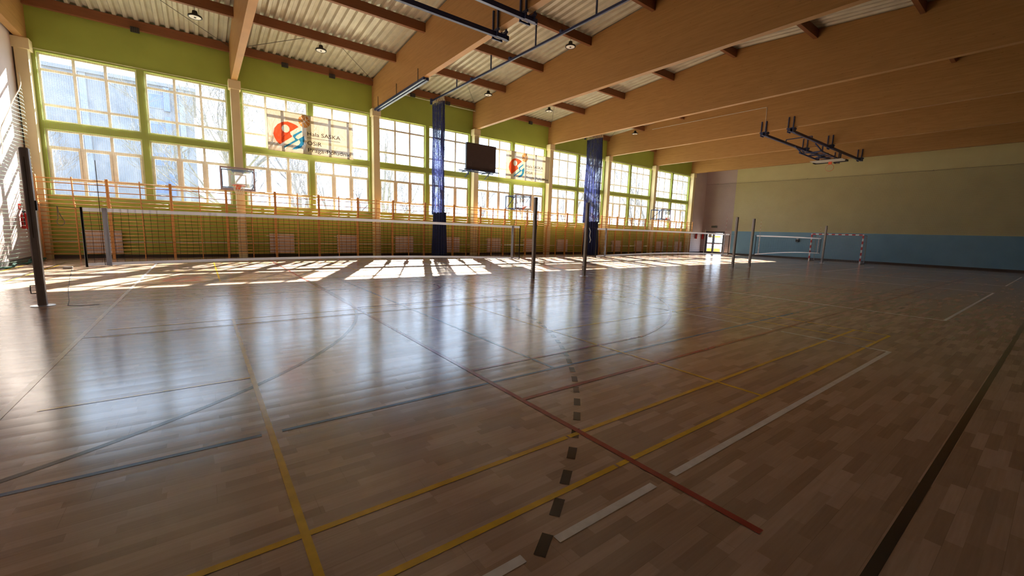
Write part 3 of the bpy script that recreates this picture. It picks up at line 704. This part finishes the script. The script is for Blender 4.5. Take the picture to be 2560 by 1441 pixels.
# ------------------------------------------------------------------ divider curtains and their rails
def curtain(x, ya, yb, top, label, gather, shift):
    t = thing('divider_curtain', (x, (ya+yb)/2, 0), label, 'curtain', 'blue divider curtains')
    cl = MB(); n = 90; ring = []
    for i in range(n):
        u = i/n*2*PI; yy = (ya+yb)/2+(yb-ya)/2*math.cos(u); xx = x+0.19*math.sin(u)
        fold = 0.045*math.sin(u*17)+0.02*math.sin(u*31+1); ring.append((xx+fold*math.sin(u), yy+fold*math.cos(u)*.8))
    cy = (ya+yb)/2; lv = [(0.015, 1.10), (0.5, 1.09), (1.2, 1.02), (2.0, 0.95), (2.38, 0.92)]
    for z, s in lv:
        pass
    vs = []; N = len(ring)
    for z, s in lv: vs += [(x+(a-x)*s, cy+(b-cy)*s, z+(0.02*math.sin(i*.7) if z > 2 else 0)) for i, (a, b) in enumerate(ring)]
    fs = []
    for L in range(len(lv)-1):
        for i in range(N): fs.append((L*N+i, L*N+(i+1) % N, (L+1)*N+(i+1) % N, (L+1)*N+i))
    cl.add(vs, fs); cl.build('opaque_skirt', 'navy_curtain_cloth', t, smooth=True)
    nt_ = MB(); vs = []; lv = [(2.30, 0.76), (3.5, 0.70), (5.0, 0.70), (6.5, 0.69), (top-.25, 0.68)]
    for z, s in lv: vs += [(x+(a-x)*0.7, cy+shift+(b-cy)*s*gather+0.03*math.sin(z*1.7), z) for a, b in ring]
    fs = []
    for L in range(len(lv)-1):
        for i in range(N): fs.append((L*N+i, L*N+(i+1) % N, (L+1)*N+(i+1) % N, (L+1)*N+i))
    nt_.add(vs, fs); nt_.build('netting', 'blue_curtain_netting', t, smooth=True)
    rg = MB()
    for i in range(0, N, 2):
        a, b = ring[i]; xx = x+(a-x)*0.7; yy = cy+shift+(b-cy)*.68*gather
        rg.bar((xx, yy, top-.26), (x+(a-x)*.2, yy+.03, top-.03), 0.012)
    rg.build('hanging_cords', 'cream_cord', t)
curtain(10.42, 20.00, 21.28, 8.34, 'gathered blue net curtain with dark solid foot, left of the scoreboard', 1.38, .20)
curtain(22.42, 20.05, 21.30, 8.34, 'gathered blue net curtain with dark solid foot, right of the second banner', 1.6, .10)
for x, lab in ((10.42, 'long blue steel curtain rail hung below the roof in the third bay'), (22.42, 'long blue steel curtain rail running just under the fifth roof beam')):
    t = thing('curtain_rail', (x, 21.5, 8.36), lab, 'curtain rail', 'curtain rails')
    r = MB(); r.box(x-.03, x+.03, -2.2, 21.72, 8.32, 8.40); r.build('rail', 'navy_steel', t)
    MB().box(x-.05, x+.05, 21.68, 21.76, 8.20, 8.50).build('end_stop', 'navy_steel', t)
    for py in PUR[1:8]:
        MB().bar((x, py, 8.40), (x, py, deck(py)-.33), .045).build('hanger', 'navy_steel', t)
        MB().box(x-.06, x+.06, py-1.45, py-1.35, 8.40, 8.48).build('clamp', 'navy_steel', t)
# runway rail tucked under the third beam
t = thing('steel_runway', (CX[2], 19, 7.3), 'blue steel runway rail bolted under the third roof beam', 'rail')
MB().box(CX[2]+.02, CX[2]+.12, 16.0, 21.9, 7.30, 7.415).add(MB().box(CX[2]-.12, CX[2]-.04, 16.0, 21.9, 7.31, 7.415).v, MB().box(0,1,0,1,0,1).f).build('rail', 'navy_steel', t)
MB().box(CX[2]-.04, CX[2]-.005, 16.02, 21.88, 7.345, 7.365).build('track', 'bright_steel', t)
for y in (16.5, 18.8, 21.2): MB().bar((CX[2]-.125, y, 7.35), (CX[2]-.125, y, 7.85), .022).build('fixing_rod', 'grey_rod', t)
# ------------------------------------------------------------------ ceiling-hung basketball rigs
def rig(beams, xa, xb, label, board):
    t = thing('ceiling_hoop_rig', ((xa+xb)/2, 10.28, 7.2), label, 'basketball rig', 'ceiling-hung basketball rigs')
    for y in (9.62, 10.95):
        MB().box(xa, xb, y-.05, y+.05, 7.20, 7.33).build('runner_beam', 'navy_steel', t, bevel=0.004)
        for bx in beams:
            h = MB()
            for dx in (-.15, .15):
                for dy in (-.12, .12): h.bar((bx+dx, y+dy, 7.18), (bx+dx, y+dy, 7.95), .045)
                h.bar((bx+dx, y-.18, 7.36), (bx+dx, y+.18, 7.36), .06)
            for dy in (-.12, .12): h.bar((bx-.18, y+dy, 7.19), (bx+.18, y+dy, 7.19), .045); 
            h.build('beam_clamp', 'navy_steel', t)
    if board:
        f = MB(); zc = 6.92
        for y in (9.75, 10.81): f.bar((30.2, y, zc), (33.9, y, zc-.06), .07); f.bar((29.3, y, 7.2), (30.4, y, 6.95), .05)
        for x in (30.4, 31.6, 32.8, 33.7): f.bar((x, 9.75, zc), (x, 10.81, zc), .06)
        for a, b_ in (((30.4, 9.75), (31.6, 10.81)), ((30.4, 10.81), (31.6, 9.75)), ((31.6, 9.75), (32.8, 10.81)), ((31.6, 10.81), (32.8, 9.75))): f.bar((*a, zc+.04), (*b_, zc+.04), .035)
        for y in (9.68, 10.88):
            for x in (30.3, 33.6): f.bar((x, y, zc), (x, y, 7.2), .06)
        f.bar((28.3, 9.62, 7.45), (28.3, 10.95, 7.45), .045); f.bar((28.3, 9.62, 7.3), (28.3, 9.62, 7.45), .045); f.bar((28.3, 10.95, 7.3), (28.3, 10.95, 7.45), .045)
        f.build('folding_frame', 'navy_steel', t)
        MB().box(32.95, 34.0, 9.38, 11.18, 6.775, 6.80).build('backboard', 'board_pale', t, bevel=0.005)
        p = MB(); 
        for y0_, y1_ in ((9.36, 9.42), (11.14, 11.20)): p.box(33.6, 34.06, y0_, y1_, 6.72, 6.83)
        p.box(34.0, 34.06, 9.36, 10.15, 6.72, 6.83); p.box(34.0, 34.06, 10.41, 11.20, 6.72, 6.83); p.build('edge_padding', 'black_plastic', t)
        R = .225; cy = 10.28; cz = 6.77-.15-R; rx = 33.86
        rm_ = MB().tube([(rx, cy+R*math.cos(2*PI*i/32), cz+R*math.sin(2*PI*i/32)) for i in range(32)], .012, 8, closed=True); rm_.box(rx-.05, rx+.03, cy-.09, cy+.09, 6.61, 6.775)
        rm_.build('rim', 'orange_rim_paint', t)
        nm = MB(); n = 12
        for i in range(n):
            for s in (1, -1):
                pts = []
                for j in range(6):
                    u = j/5; th = 2*PI*(i+s*u*1.6)/n; rr = R*(1-.45*u); pts.append((rx-.02-.16*u, cy+rr*math.cos(th), cz+rr*math.sin(th)-.10*u*u))
                nm.tube(pts, .005, 4)
        nm.build('net', 'cream_cord', t)
        MB().tube([(CX[5]-.125, 18.2, 8.76), (CX[5]-.125, 10.93, 8.70), (CX[5]-.125, 10.91, 8.64), (CX[5]-.13, 10.90, 7.38)], .012, 6).build('cable', 'white_pipe', t)
plain('board_pale', (0.55, 0.55, 0.50), 0.4)
rig(CX[5:8], CX[5]-.3, CX[7]+.3, 'folded basketball rig on blue steel beams hanging under the far roof beams', True)
rig(CX[0:3], CX[0]-.2, CX[2]+.32, 'near blue steel twin beams of a ceiling basketball rig at the top edge', False)
# ------------------------------------------------------------------ volleyball posts
YN = 10.31
def vpost():
    t = thing('volleyball_post', (0, YN, 0), '', 'volleyball post', 'grey volleyball posts')
    MB().rbox(-.052, .052, YN-.058, YN+.058, 0.0, 2.60, .018).build('profile', 'aluminium_profile', t)
    MB().box(-.008, .008, YN-.0605, YN-.057, 1.15, 2.45).build('adjusting_groove', 'grey_rod', t)
    MB().box(.052, .072, YN-.03, YN+.03, 1.60, 1.76).build('net_hook', 'black_plastic', t)
    MB().lathe([(.15, .0012), (.15, .009), (.08, .014)], (0, YN, 0), 28).build('floor_cover', 'bright_steel', t)
    MB().tube([(-.05, YN-.01, .22), (-.115, YN-.01, .22), (-.12, YN-.01, .28), (-.115, YN-.01, .35), (-.05, YN-.01, .35)], .009, 8).build('crank_handle', 'grey_rod', t)
    return t
vp = vpost()
PX = [(-2.22, 'tall grey volleyball post close by on the left, in front of the corner column'), (8.57, 'grey volleyball post at the right end of the nearest net'),
      (10.95, 'grey volleyball post right of centre, with a white cord hanging beside it'), (21.93, 'thin grey volleyball post at the right end of the middle net'),
      (23.80, 'thin grey volleyball post at the left end of the far net, against the blue wall'), (34.85, 'farthest grey volleyball post, in front of the handball goal')]
for i, (x, lab) in enumerate(PX):
    o = vp if i == 0 else copy_tree(vp)
    o.location = (x, YN, 0); o['label'] = lab
# ------------------------------------------------------------------ volleyball nets
def vnet(xa, xb, zt, zb, label, side, px0, px1):
    t = thing('volleyball_net', (xa, YN, 0), label, 'volleyball net', 'lowered volleyball nets')
    n = 48; L = xb-xa
    top = lambda u: zt+0.03*math.sin(PI*u)*0.6; bot = lambda u: zb+0.085*math.sin(PI*u)
    pt = [xa+L*i/n for i in range(n+1)]
    def band(fz, hgt, mat, name):
        m = MB()
        for i in range(n):
            u0, u1 = i/n, (i+1)/n; a, b = pt[i], pt[i+1]; za, zb2 = fz(u0), fz(u1)
            m.add([(a,YN-.006,za-hgt),(b,YN-.006,zb2-hgt),(b,YN-.006,zb2),(a,YN-.006,za),(a,YN+.006,za-hgt),(b,YN+.006,zb2-hgt),(b,YN+.006,zb2),(a,YN+.006,za)],[(0,1,2,3),(7,6,5,4),(3,2,6,7),(1,0,4,5)])
        m.build(name, mat, t)
    band(top, .065, 'white_webbing', 'top_band'); band(lambda u: bot(u)+.05, .05, 'white_webbing', 'bottom_band')
    m = MB(); w = 0.0045 if xa < 0 else 0.0025
    for j in range(1, 10):
        for i in range(n):
            f0 = bot(i/n)+(top(i/n)-bot(i/n))*j/10; f1 = bot((i+1)/n)+(top((i+1)/n)-bot((i+1)/n))*j/10
            m.bar((pt[i], YN, f0), (pt[i+1], YN, f1), w)
    k = int(L/0.1)
    for i in range(k+1):
        u = i/k; x = xa+L*u; m.bar((x, YN, bot(u)), (x+.012*math.sin(i), YN-.008*math.cos(i*2.), (bot(u)+top(u))/2), w); m.bar((x+.012*math.sin(i), YN-.008*math.cos(i*2.), (bot(u)+top(u))/2), (x, YN, top(u)), w)
    m.build('netting', 'black_cord', t)
    for x, u in ((xa, 0), (xb, 1)):
        MB().tube([(x, YN, bot(u)-.02), (x, YN, top(u)+.01)], .018, 8).build('side_sleeve', 'black_plastic', t)
        xs = x+side if u == 0 else x-side
        uu = (xs-xa)/L
        MB().box(xs-.034, xs+.034, YN-.014, YN+.014, bot(uu)-.01, top(uu)+.01).build('side_band', 'grey_webbing', t)
        xn = xs-.055 if u == 0 else xs+.055
        MB().tube([(xn, YN-.01, bot(uu)), (xn, YN-.01, top(uu)+.82)], .0045, 6).build('antenna', 'black_cord' if xa < 0 else 'antenna_stripes', t)
    MB().tube([(px0, YN, zt+.02), (xa, YN, top(0)-.01)], .004, 5).build('left_cord', 'grey_rod', t)
    MB().tube([(px1, YN, zt+.0), (xb, YN, top(1)-.01)], .004, 5).build('right_cord', 'grey_rod', t)
vnet(-1.64, 7.98, 1.68, .665, 'nearest volleyball net with white bands, hung low in front of the wall bars', .29, -2.16, 8.51)
vnet(11.50, 21.30, 1.73, .69, 'middle volleyball net, right of the centre post', .50, 11.01, 21.87)
vnet(24.25, 34.15, 1.73, .67, 'farthest volleyball net, in front of the blue wall', .45, 23.86, 34.79)
tag(MB().tube([(-1.925, YN, 1.69), (-1.925, YN, 1.60)]+[(-1.90+.045*math.sin(q*.5), YN, 1.425-.065*math.cos(q*.5)+(.09 if q in (6,) else 0)) for q in range(-5, 6)]+[(-1.915, YN, 1.60), (-1.92, YN, 1.69)], .006, 6).build('cord_loop', 'cream_cord', origin=(-1.93, YN, 1.69)), 'pale cord loop hanging between the left post and the nearest net', 'cord')
tag(MB().tube([(11.09, YN, 1.72), (11.16, YN, 1.60), (11.13, YN, 1.45), (11.19, YN, 1.30), (11.15, YN, 1.20)], .011, 6).build('tension_cord', 'white_webbing', origin=(11.09, YN, 1.72)), 'white tension cord dangling beside the centre-right volleyball post', 'cord')
# ------------------------------------------------------------------ handball goal
GX = 37.2; G0, G1 = YN-1.54, YN+1.54
t = thing('handball_goal', (GX, YN, 0), 'red and white striped handball goal in front of the blue wall', 'goal')
for y in (G0, G1): MB().box(GX-.04, GX+.04, y-.04, y+.04, 0, 2.08).build('goalpost', 'red_white_stripes_upright', t, origin=(GX, y, 0))
MB().box(GX-.04, GX+.04, G0+.04, G1-.04, 2.00, 2.08).build('crossbar', 'red_white_stripes_across', t, origin=(GX, YN, 2.0))
f = MB()
for y in (G0, G1): f.bar((GX+.04, y, 2.05), (GX+.85, y, 2.0), .035); f.bar((GX+.85, y, 2.0), (GX+1.0, y, .03), .035); f.bar((GX+.04, y, .03), (GX+1.0, y, .03), .035)
f.bar((GX+1.0, G0, .03), (GX+1.0, G1, .03), .035); f.build('support_frame', 'aluminium_profile', t)
m = MB(); m.quad((GX+.87, G0, 1.98), (GX+.87, G1, 1.98), (GX+1.0, G1, .04), (GX+1.0, G0, .04)); m.build('back_netting', 'goal_netting_yz', t)
m = MB()
for y in (G0, G1): m.quad((GX+.04, y, .04), (GX+1.0, y, .04), (GX+.86, y, 1.98), (GX+.04, y, 2.0))
m.build('side_netting', 'goal_netting_xz', t)
# ------------------------------------------------------------------ lamps, sensor boxes
def lamp():
    t = thing('ceiling_lamp', (0, 0, 0), '', 'lamp', 'round hall lamps')
    MB().lathe([(.02, .22), (.07, .20), (.085, .12), (.10, .06), (.13, .05)][::-1], (0,0,0), 20).build('heat_sink', 'black_plastic', t, smooth=False)
    MB().lathe([(.10, .05), (.20, .045), (.21, .0), (.19, -.012), (.17, .0)], (0,0,0), 32).build('rim_ring', 'black_plastic', t, smooth=True)
    MB().lathe([(.168, -.002), (.168, .01)], (0,0,0), 32).build('diffuser', 'lamp_glass', t)
    MB().lathe([(.035, -.02), (.035, -.004)], (0,0,0), 16).build('sensor_hub', 'black_plastic', t)
    MB().tube([(0,0,.2), (0,0,.34)], .008, 6).build('hook', 'grey_rod', t)
    return t
LP = [(0.25, 18.9, 'in the first bay, left of the second beam'), (4.26, 18.9, 'in the second bay over the big banner'), (12.26, 18.9, 'in the third bay above the first blue curtain'),
      (12.20, 12.9, 'in the third bay, nearest the top edge'), (16.44, 18.9, 'in the fourth bay above the second banner'), (24.34, 18.9, 'in the fifth bay above the second blue curtain')]
lp = lamp()
for i, (x, y, w_) in enumerate(LP):
    o = lp if i == 0 else copy_tree(lp)
    z = deck(y)-.33-.34; o.location = (x, y, z); o['label'] = 'round black-rimmed hall lamp ' + w_
def flood():
    t = thing('wall_floodlight', (0, 21.9, 0), '', 'floodlight', 'small black floodlights on the wall purlin')
    MB().box(-.13, .13, 21.76, 21.86, -.09, .09).build('housing', 'black_plastic', t, bevel=.01)
    m = MB()
    for i in range(5): m.box(-.11+i*.05, -.095+i*.05, 21.745, 21.76, -.07, .07)
    m.build('cooling_fins', 'grey_rod', t)
    MB().box(-.02, .02, 21.86, 21.915, -.03, .03).build('bracket', 'grey_rod', t)
    return t
fp = flood()
FX = [(-1.55, 'in the first bay'), (3.40, 'in the second bay, left one'), (5.37, 'in the second bay, right one'), (9.40, 'in the third bay, left of the curtain'), (11.48, 'in the third bay, right of the curtain'), (17.45, 'in the fourth bay')]
for i, (x, w_) in enumerate(FX):
    o = fp if i == 0 else copy_tree(fp)
    o.location = (x, 21.9, 8.49); o['label'] = 'small black floodlight above the green wall, ' + w_
# bracing rods: V in each bay from the wall corners to the middle of the second purlin
for k in range(6):
    xm = (CX[k]+CX[k+1])/2
    for s, xx in (('left', CX[k]+.14), ('right', CX[k+1]-.14)):
        o = MB().tube([(xx, 21.85, deck(21.85)-.16), (xm+(-.5 if s == 'left' else .5), 18.98, deck(18.98)-.20)], .011, 6).build('bracing_rod', 'grey_rod', origin=(xx, 21.85, 8.6))
        tag(o, 'thin steel bracing rod under the roof sheets, %s rod of the %s bay' % (s, ORD[k]), 'bracing rod', 'roof bracing rods')
tag(MB().tube([(CX[2]+.12, 21.86, 8.42), (CX[7], 21.86, 8.42)][:1]+[(CX[3]-.12, 21.86, 8.42)], .016, 8).build('conduit', 'white_pipe', origin=(CX[2], 21.86, 8.42)), 'white conduit along the wall purlin above the first blue curtain', 'conduit')
# ------------------------------------------------------------------ extinguishers and signs
def ext(x, y, z, label, axis):
    t = thing('fire_extinguisher', (x, y, z), label, 'fire extinguisher', 'wall fire extinguishers')
    MB().lathe([(.06, -.28), (.085, -.26), (.085, .16), (.06, .22), (.03, .25)], (x, y, z), 20).build('cylinder', 'extinguisher_red', t, smooth=True)
    dx, dy = (0, -.12) if axis == 'x' else (.0, 0)
    MB().box(x-.03, x+.03, y-.03, y+.03, z+.25, z+.31).build('valve', 'black_plastic', t)
    hx = .1
    if axis == 'x': MB().tube([(x, y+.02, z+.28), (x+.02, y-.12, z+.26), (x+.02, y-.14, z+.05), (x+.02, y-.10, z-.15)], .013, 8).build('hose', 'black_plastic', t, smooth=True)
    else: MB().tube([(x+.02, y, z+.28), (x+.12, y-.02, z+.26), (x+.14, y-.02, z+.05), (x+.10, y-.02, z-.15)], .013, 8).build('hose', 'black_plastic', t, smooth=True)
    return t
ext(XL+.10, 20.55, 1.36, 'red fire extinguisher behind the green net on the left wall', 'x')
ext(XR-.11, 21.98, 1.62, 'red fire extinguisher left of the open door in the far corner', 'x')
ext(38.9, YB-.11, 1.66, 'red fire extinguisher on the short lilac wall beyond the last wall bars', 'y')
t = thing('fire_sign', (XL+.01, 20.64, 1.72), 'small red fire equipment sign above the left extinguisher', 'sign')
MB().box(XL, XL+.012, 20.54, 20.76, 1.70, 1.89).build('plate', 'extinguisher_red', t); m = MB(); m.box(XL+.012, XL+.015, 20.60, 20.63, 1.74, 1.85); m.box(XL+.012, XL+.015, 20.66, 20.69, 1.74, 1.82); m.build('pictogram', 'white_paint', t)
t = thing('exit_sign', (XR-.02, 20.95, 2.5), 'dark rectangular escape sign above the open door', 'sign')
MB().box(XR-.04, XR, 20.66, 21.22, 2.50, 2.68).build('plate', 'green_sign', t); m = MB()
for y in (20.70, 20.88, 21.06): m.box(XR-.045, XR-.04, y, y+.12, 2.53, 2.65)
m.build('pictogram', 'grey_rod', t)
t = thing('wall_hook_box', (XR, 13.7, 1.55), 'small dark fitting on the blue wall, left of the goal', 'fitting')
MB().box(XR-.12, XR, 13.62, 13.86, 1.42, 1.62).build('box', 'black_plastic', t, bevel=.01); MB().box(XR-.13, XR-.02, 13.66, 13.80, 1.62, 1.68).build('lid', 'white_paint', t)
# ------------------------------------------------------------------ door in the far wall
t = thing('door_1', (XR, 20.8, 0), 'glazed double door in the far corner', None, None, 'structure')
f = MB(); f.box(XR-.02, XR+.1, DY0-.06, DY0+.02, 0, DZ+.05); f.box(XR-.02, XR+.1, DY1-.02, DY1+.06, 0, DZ+.05); f.box(XR-.02, XR+.1, DY0, DY1, DZ-.03, DZ+.05); f.build('door_frame', 'door_frame_dark', t)
ym = 20.95
for a, b in ((DY0+.02, ym-.01), (ym+.01, DY1-.02)):
    l = MB(); e = .09; x0, x1 = XR+.02, XR+.07
    l.box(x0, x1, a, a+e, 0.01, DZ-.03); l.box(x0, x1, b-e, b, 0.01, DZ-.03); l.box(x0, x1, a+e, b-e, DZ-.12, DZ-.03); l.box(x0, x1, a+e, b-e, .01, .2); l.box(x0, x1, a+e, b-e, .95, 1.05)
    lf = l.build('door_leaf', 'door_frame_dark', t)
    MB().quad((XR+.045, a+e, .2), (XR+.045, b-e, .2), (XR+.045, b-e, DZ-.12), (XR+.045, a+e, DZ-.12)).build('door_glass', 'window_glass', lf)
t2 = MB().box(XR-.06, XR-.03, DY1+.08, DY1+.14, .02, 2.3).build('trim_1', 'white_paint'); tag(t2, 'white pipe beside the far door', kind='structure')
t = thing('notice', (XR, 21.3, 1.5), 'white notice taped inside the left pane of the far door', 'notice')
MB().box(XR+.01, XR+.014, 21.12, 21.46, 1.55, 1.92).build('sheet', 'white_paint', t)
# ------------------------------------------------------------------ floor cable
t = thing('floor_cable', (-3.19, 17.6, 0), 'thin cable lying on the floor right of the nearest post', 'cable')
MB().tube([(-3.10, 17.5, .006), (-2.55, 14.0, .006), (-2.2, 11.9, .006), (-1.98, 10.7, .006), (-1.90, 10.15, .006), (-1.72, 10.03, .006), (-1.50, 10.08, .006)], .0040, 6).build('cord', 'black_cord', t)
MB().box(-3.30, -3.10, 17.52, 17.66, 0, .06).build('plug_box', 'socket_metal', t, bevel=.01)
# ------------------------------------------------------------------ outdoors
gm = MB(); gm.quad((-120, YB+.45, -.25), (220, YB+.45, -.25), (220, 260, -.25), (-120, 260, -.25)); gm.quad((XR+.7, -60, -.25), (220, -60, -.25), (220, YB+.45, -.25), (XR+.7, YB+.45, -.25))
tag(gm.build('lawn', 'winter_grass'), 'pale winter grass outside the windows', 'grass', kind='stuff')
# apartment block
BY = 60.0; t = thing('apartment_block', (-20, BY, 0), 'pale concrete apartment block outside the two leftmost bays', 'building')
MB().box(-46, 0.1, BY, BY+14, -.25, 15.6).build('wall', 'concrete_facade', t); MB().box(-46.3, 0.4, BY-.3, BY+14.3, 15.6, 15.95).build('roof', 'concrete_facade', t)
for fl_ in range(5):
    z = 1.3+fl_*3.0
    w = MB().box(-3.7, -2.1, BY-.06, BY+.02, z, z+1.5).build('window', 'facade_pale', t)
    MB().box(-3.6, -2.2, BY-.08, BY-.05, z+.1, z+1.4).build('pane', 'facade_blue', w)
    MB().box(-2.4, -1.9, BY-.35, BY, z-.2, z+2.2).build('balcony_screen', 'facade_blue', t)
for x in (-0.9, -8.5, -16.0): MB().box(x-.25, x+.25, BY-.12, BY, -.25, 15.6).build('pilaster', 'facade_pale', t)
# bare trees
def tree_mesh(seed, H, spread=1.0, depth=6):
    rnd = random.Random(seed); tr, brn = MB(), MB()
    def grow(p, d, L, r, lev):
        n = 3; pts = [p]; rs = [r]
        q = p.copy(); dd = d.copy()
        for i in range(n):
            dd = (dd+Vector((rnd.uniform(-.16,.16), rnd.uniform(-.16,.16), rnd.uniform(-.03,.12)))).normalized()
            q = q+dd*L/n; pts.append(q.copy()); rs.append(max(.009, r*(1-.42*(i+1)/n)))
        (tr if lev < 2 else brn).tube(pts, rs, 5 if lev < 2 else (4 if lev < 4 else 3))
        if lev >= depth: return
        for i in range(3 if lev < 3 else rnd.choice((2, 3, 3))):
            base = pts[rnd.choice((1, 2, 3))] if i else pts[3]; ax = Vector((rnd.uniform(-1,1), rnd.uniform(-1,1), rnd.uniform(-.2,.55)))*spread
            nd = (dd*1.0+ax*(.75 if i else .35)).normalized(); grow(base, nd, L*rnd.uniform(.62,.82), rs[-1]*rnd.uniform(.65,.95), lev+1)
    grow(Vector((0,0,0)), Vector((0,0,1)), H*.27, H*.019, 0)
    return tr, brn
protos = []
for i in range(4):
    tr, brn = tree_mesh(11+i*5, 15.0, 1.05, 7)
    t = thing('bare_tree', (0,0,0), '', 'tree', 'bare trees outside the windows')
    tr.build('trunk', 'tree_bark', t); brn.build('branches', 'tree_bark', t); protos.append(t)
TS = [(2.4, 28.5, 3, .95), (-9, 40, 0, .85), (2, 36, 1, 1.05), (7.5, 44, 2, 1.1), (13.0, 36, 3, 0.95), (12, 62, 0, 1.0), (20, 66, 1, .95), (28, 68, 2, .9), (36, 70, 3, .95),
      (36.5, 36, 0, 1.1), (44, 42, 1, 1.2), (51, 37, 2, 1.15), (59, 44, 3, 1.2), (66, 38, 0, 1.2), (75, 45, 1, 1.2), (47, 60, 2, 1.1), (60, 62, 3, 1.1)]+[(4+i*6.1, 56+(i*7) % 17, i % 4, .85+.05*(i % 4)) for i in range(18)]
seen = set(); rows = {True: sorted([q for q in TS if q[1] < 50], key=lambda q: q[0]/q[1]), False: sorted([q for q in TS if q[1] >= 50], key=lambda q: q[0]/q[1])}
n = 0
for near in (True, False):
    for rank, (x, y, p, s) in enumerate(rows[near]):
        o = protos[p] if p not in seen else copy_tree(protos[p]); seen.add(p)
        o.location = (x, y, -.25); o.rotation_euler = (0, 0, n*1.3); o.scale = (s, s, s); n += 1
        o['label'] = 'bare tree in the %s row outside the windows, %s' % ('near' if near else 'far', nth(rank, len(rows[near])))
# playground frame beyond the far door
t = thing('climbing_frame', (44, 22.5, -.25), 'white and yellow climbing frame seen outdoors through the far door', 'climbing frame')
f = MB()
for y in (22.15, 23.6): f.bar((44, y, -.25), (44, y, 2.6), .12); f.bar((45.2, y, -.25), (45.2, y, 2.6), .12)
f.build('posts', 'white_paint', t)
MB().box(43.95, 44.05, 22.15, 23.6, 1.55, 1.75).build('upper_board', 'yellow_paint', t); MB().box(43.9, 44.0, 22.15, 23.6, .05, .40).build('lower_board', 'yellow_paint', t)
MB().box(43.95, 44.0, 22.15, 23.6, .8, .9).build('rail_board', 'pink_paint', t); MB().box(43.95, 44.0, 22.15, 23.6, .5, .58).build('low_rail_board', 'pink_paint', t)
for o in bpy.data.objects:
    if '_base' in o: del o['_base']
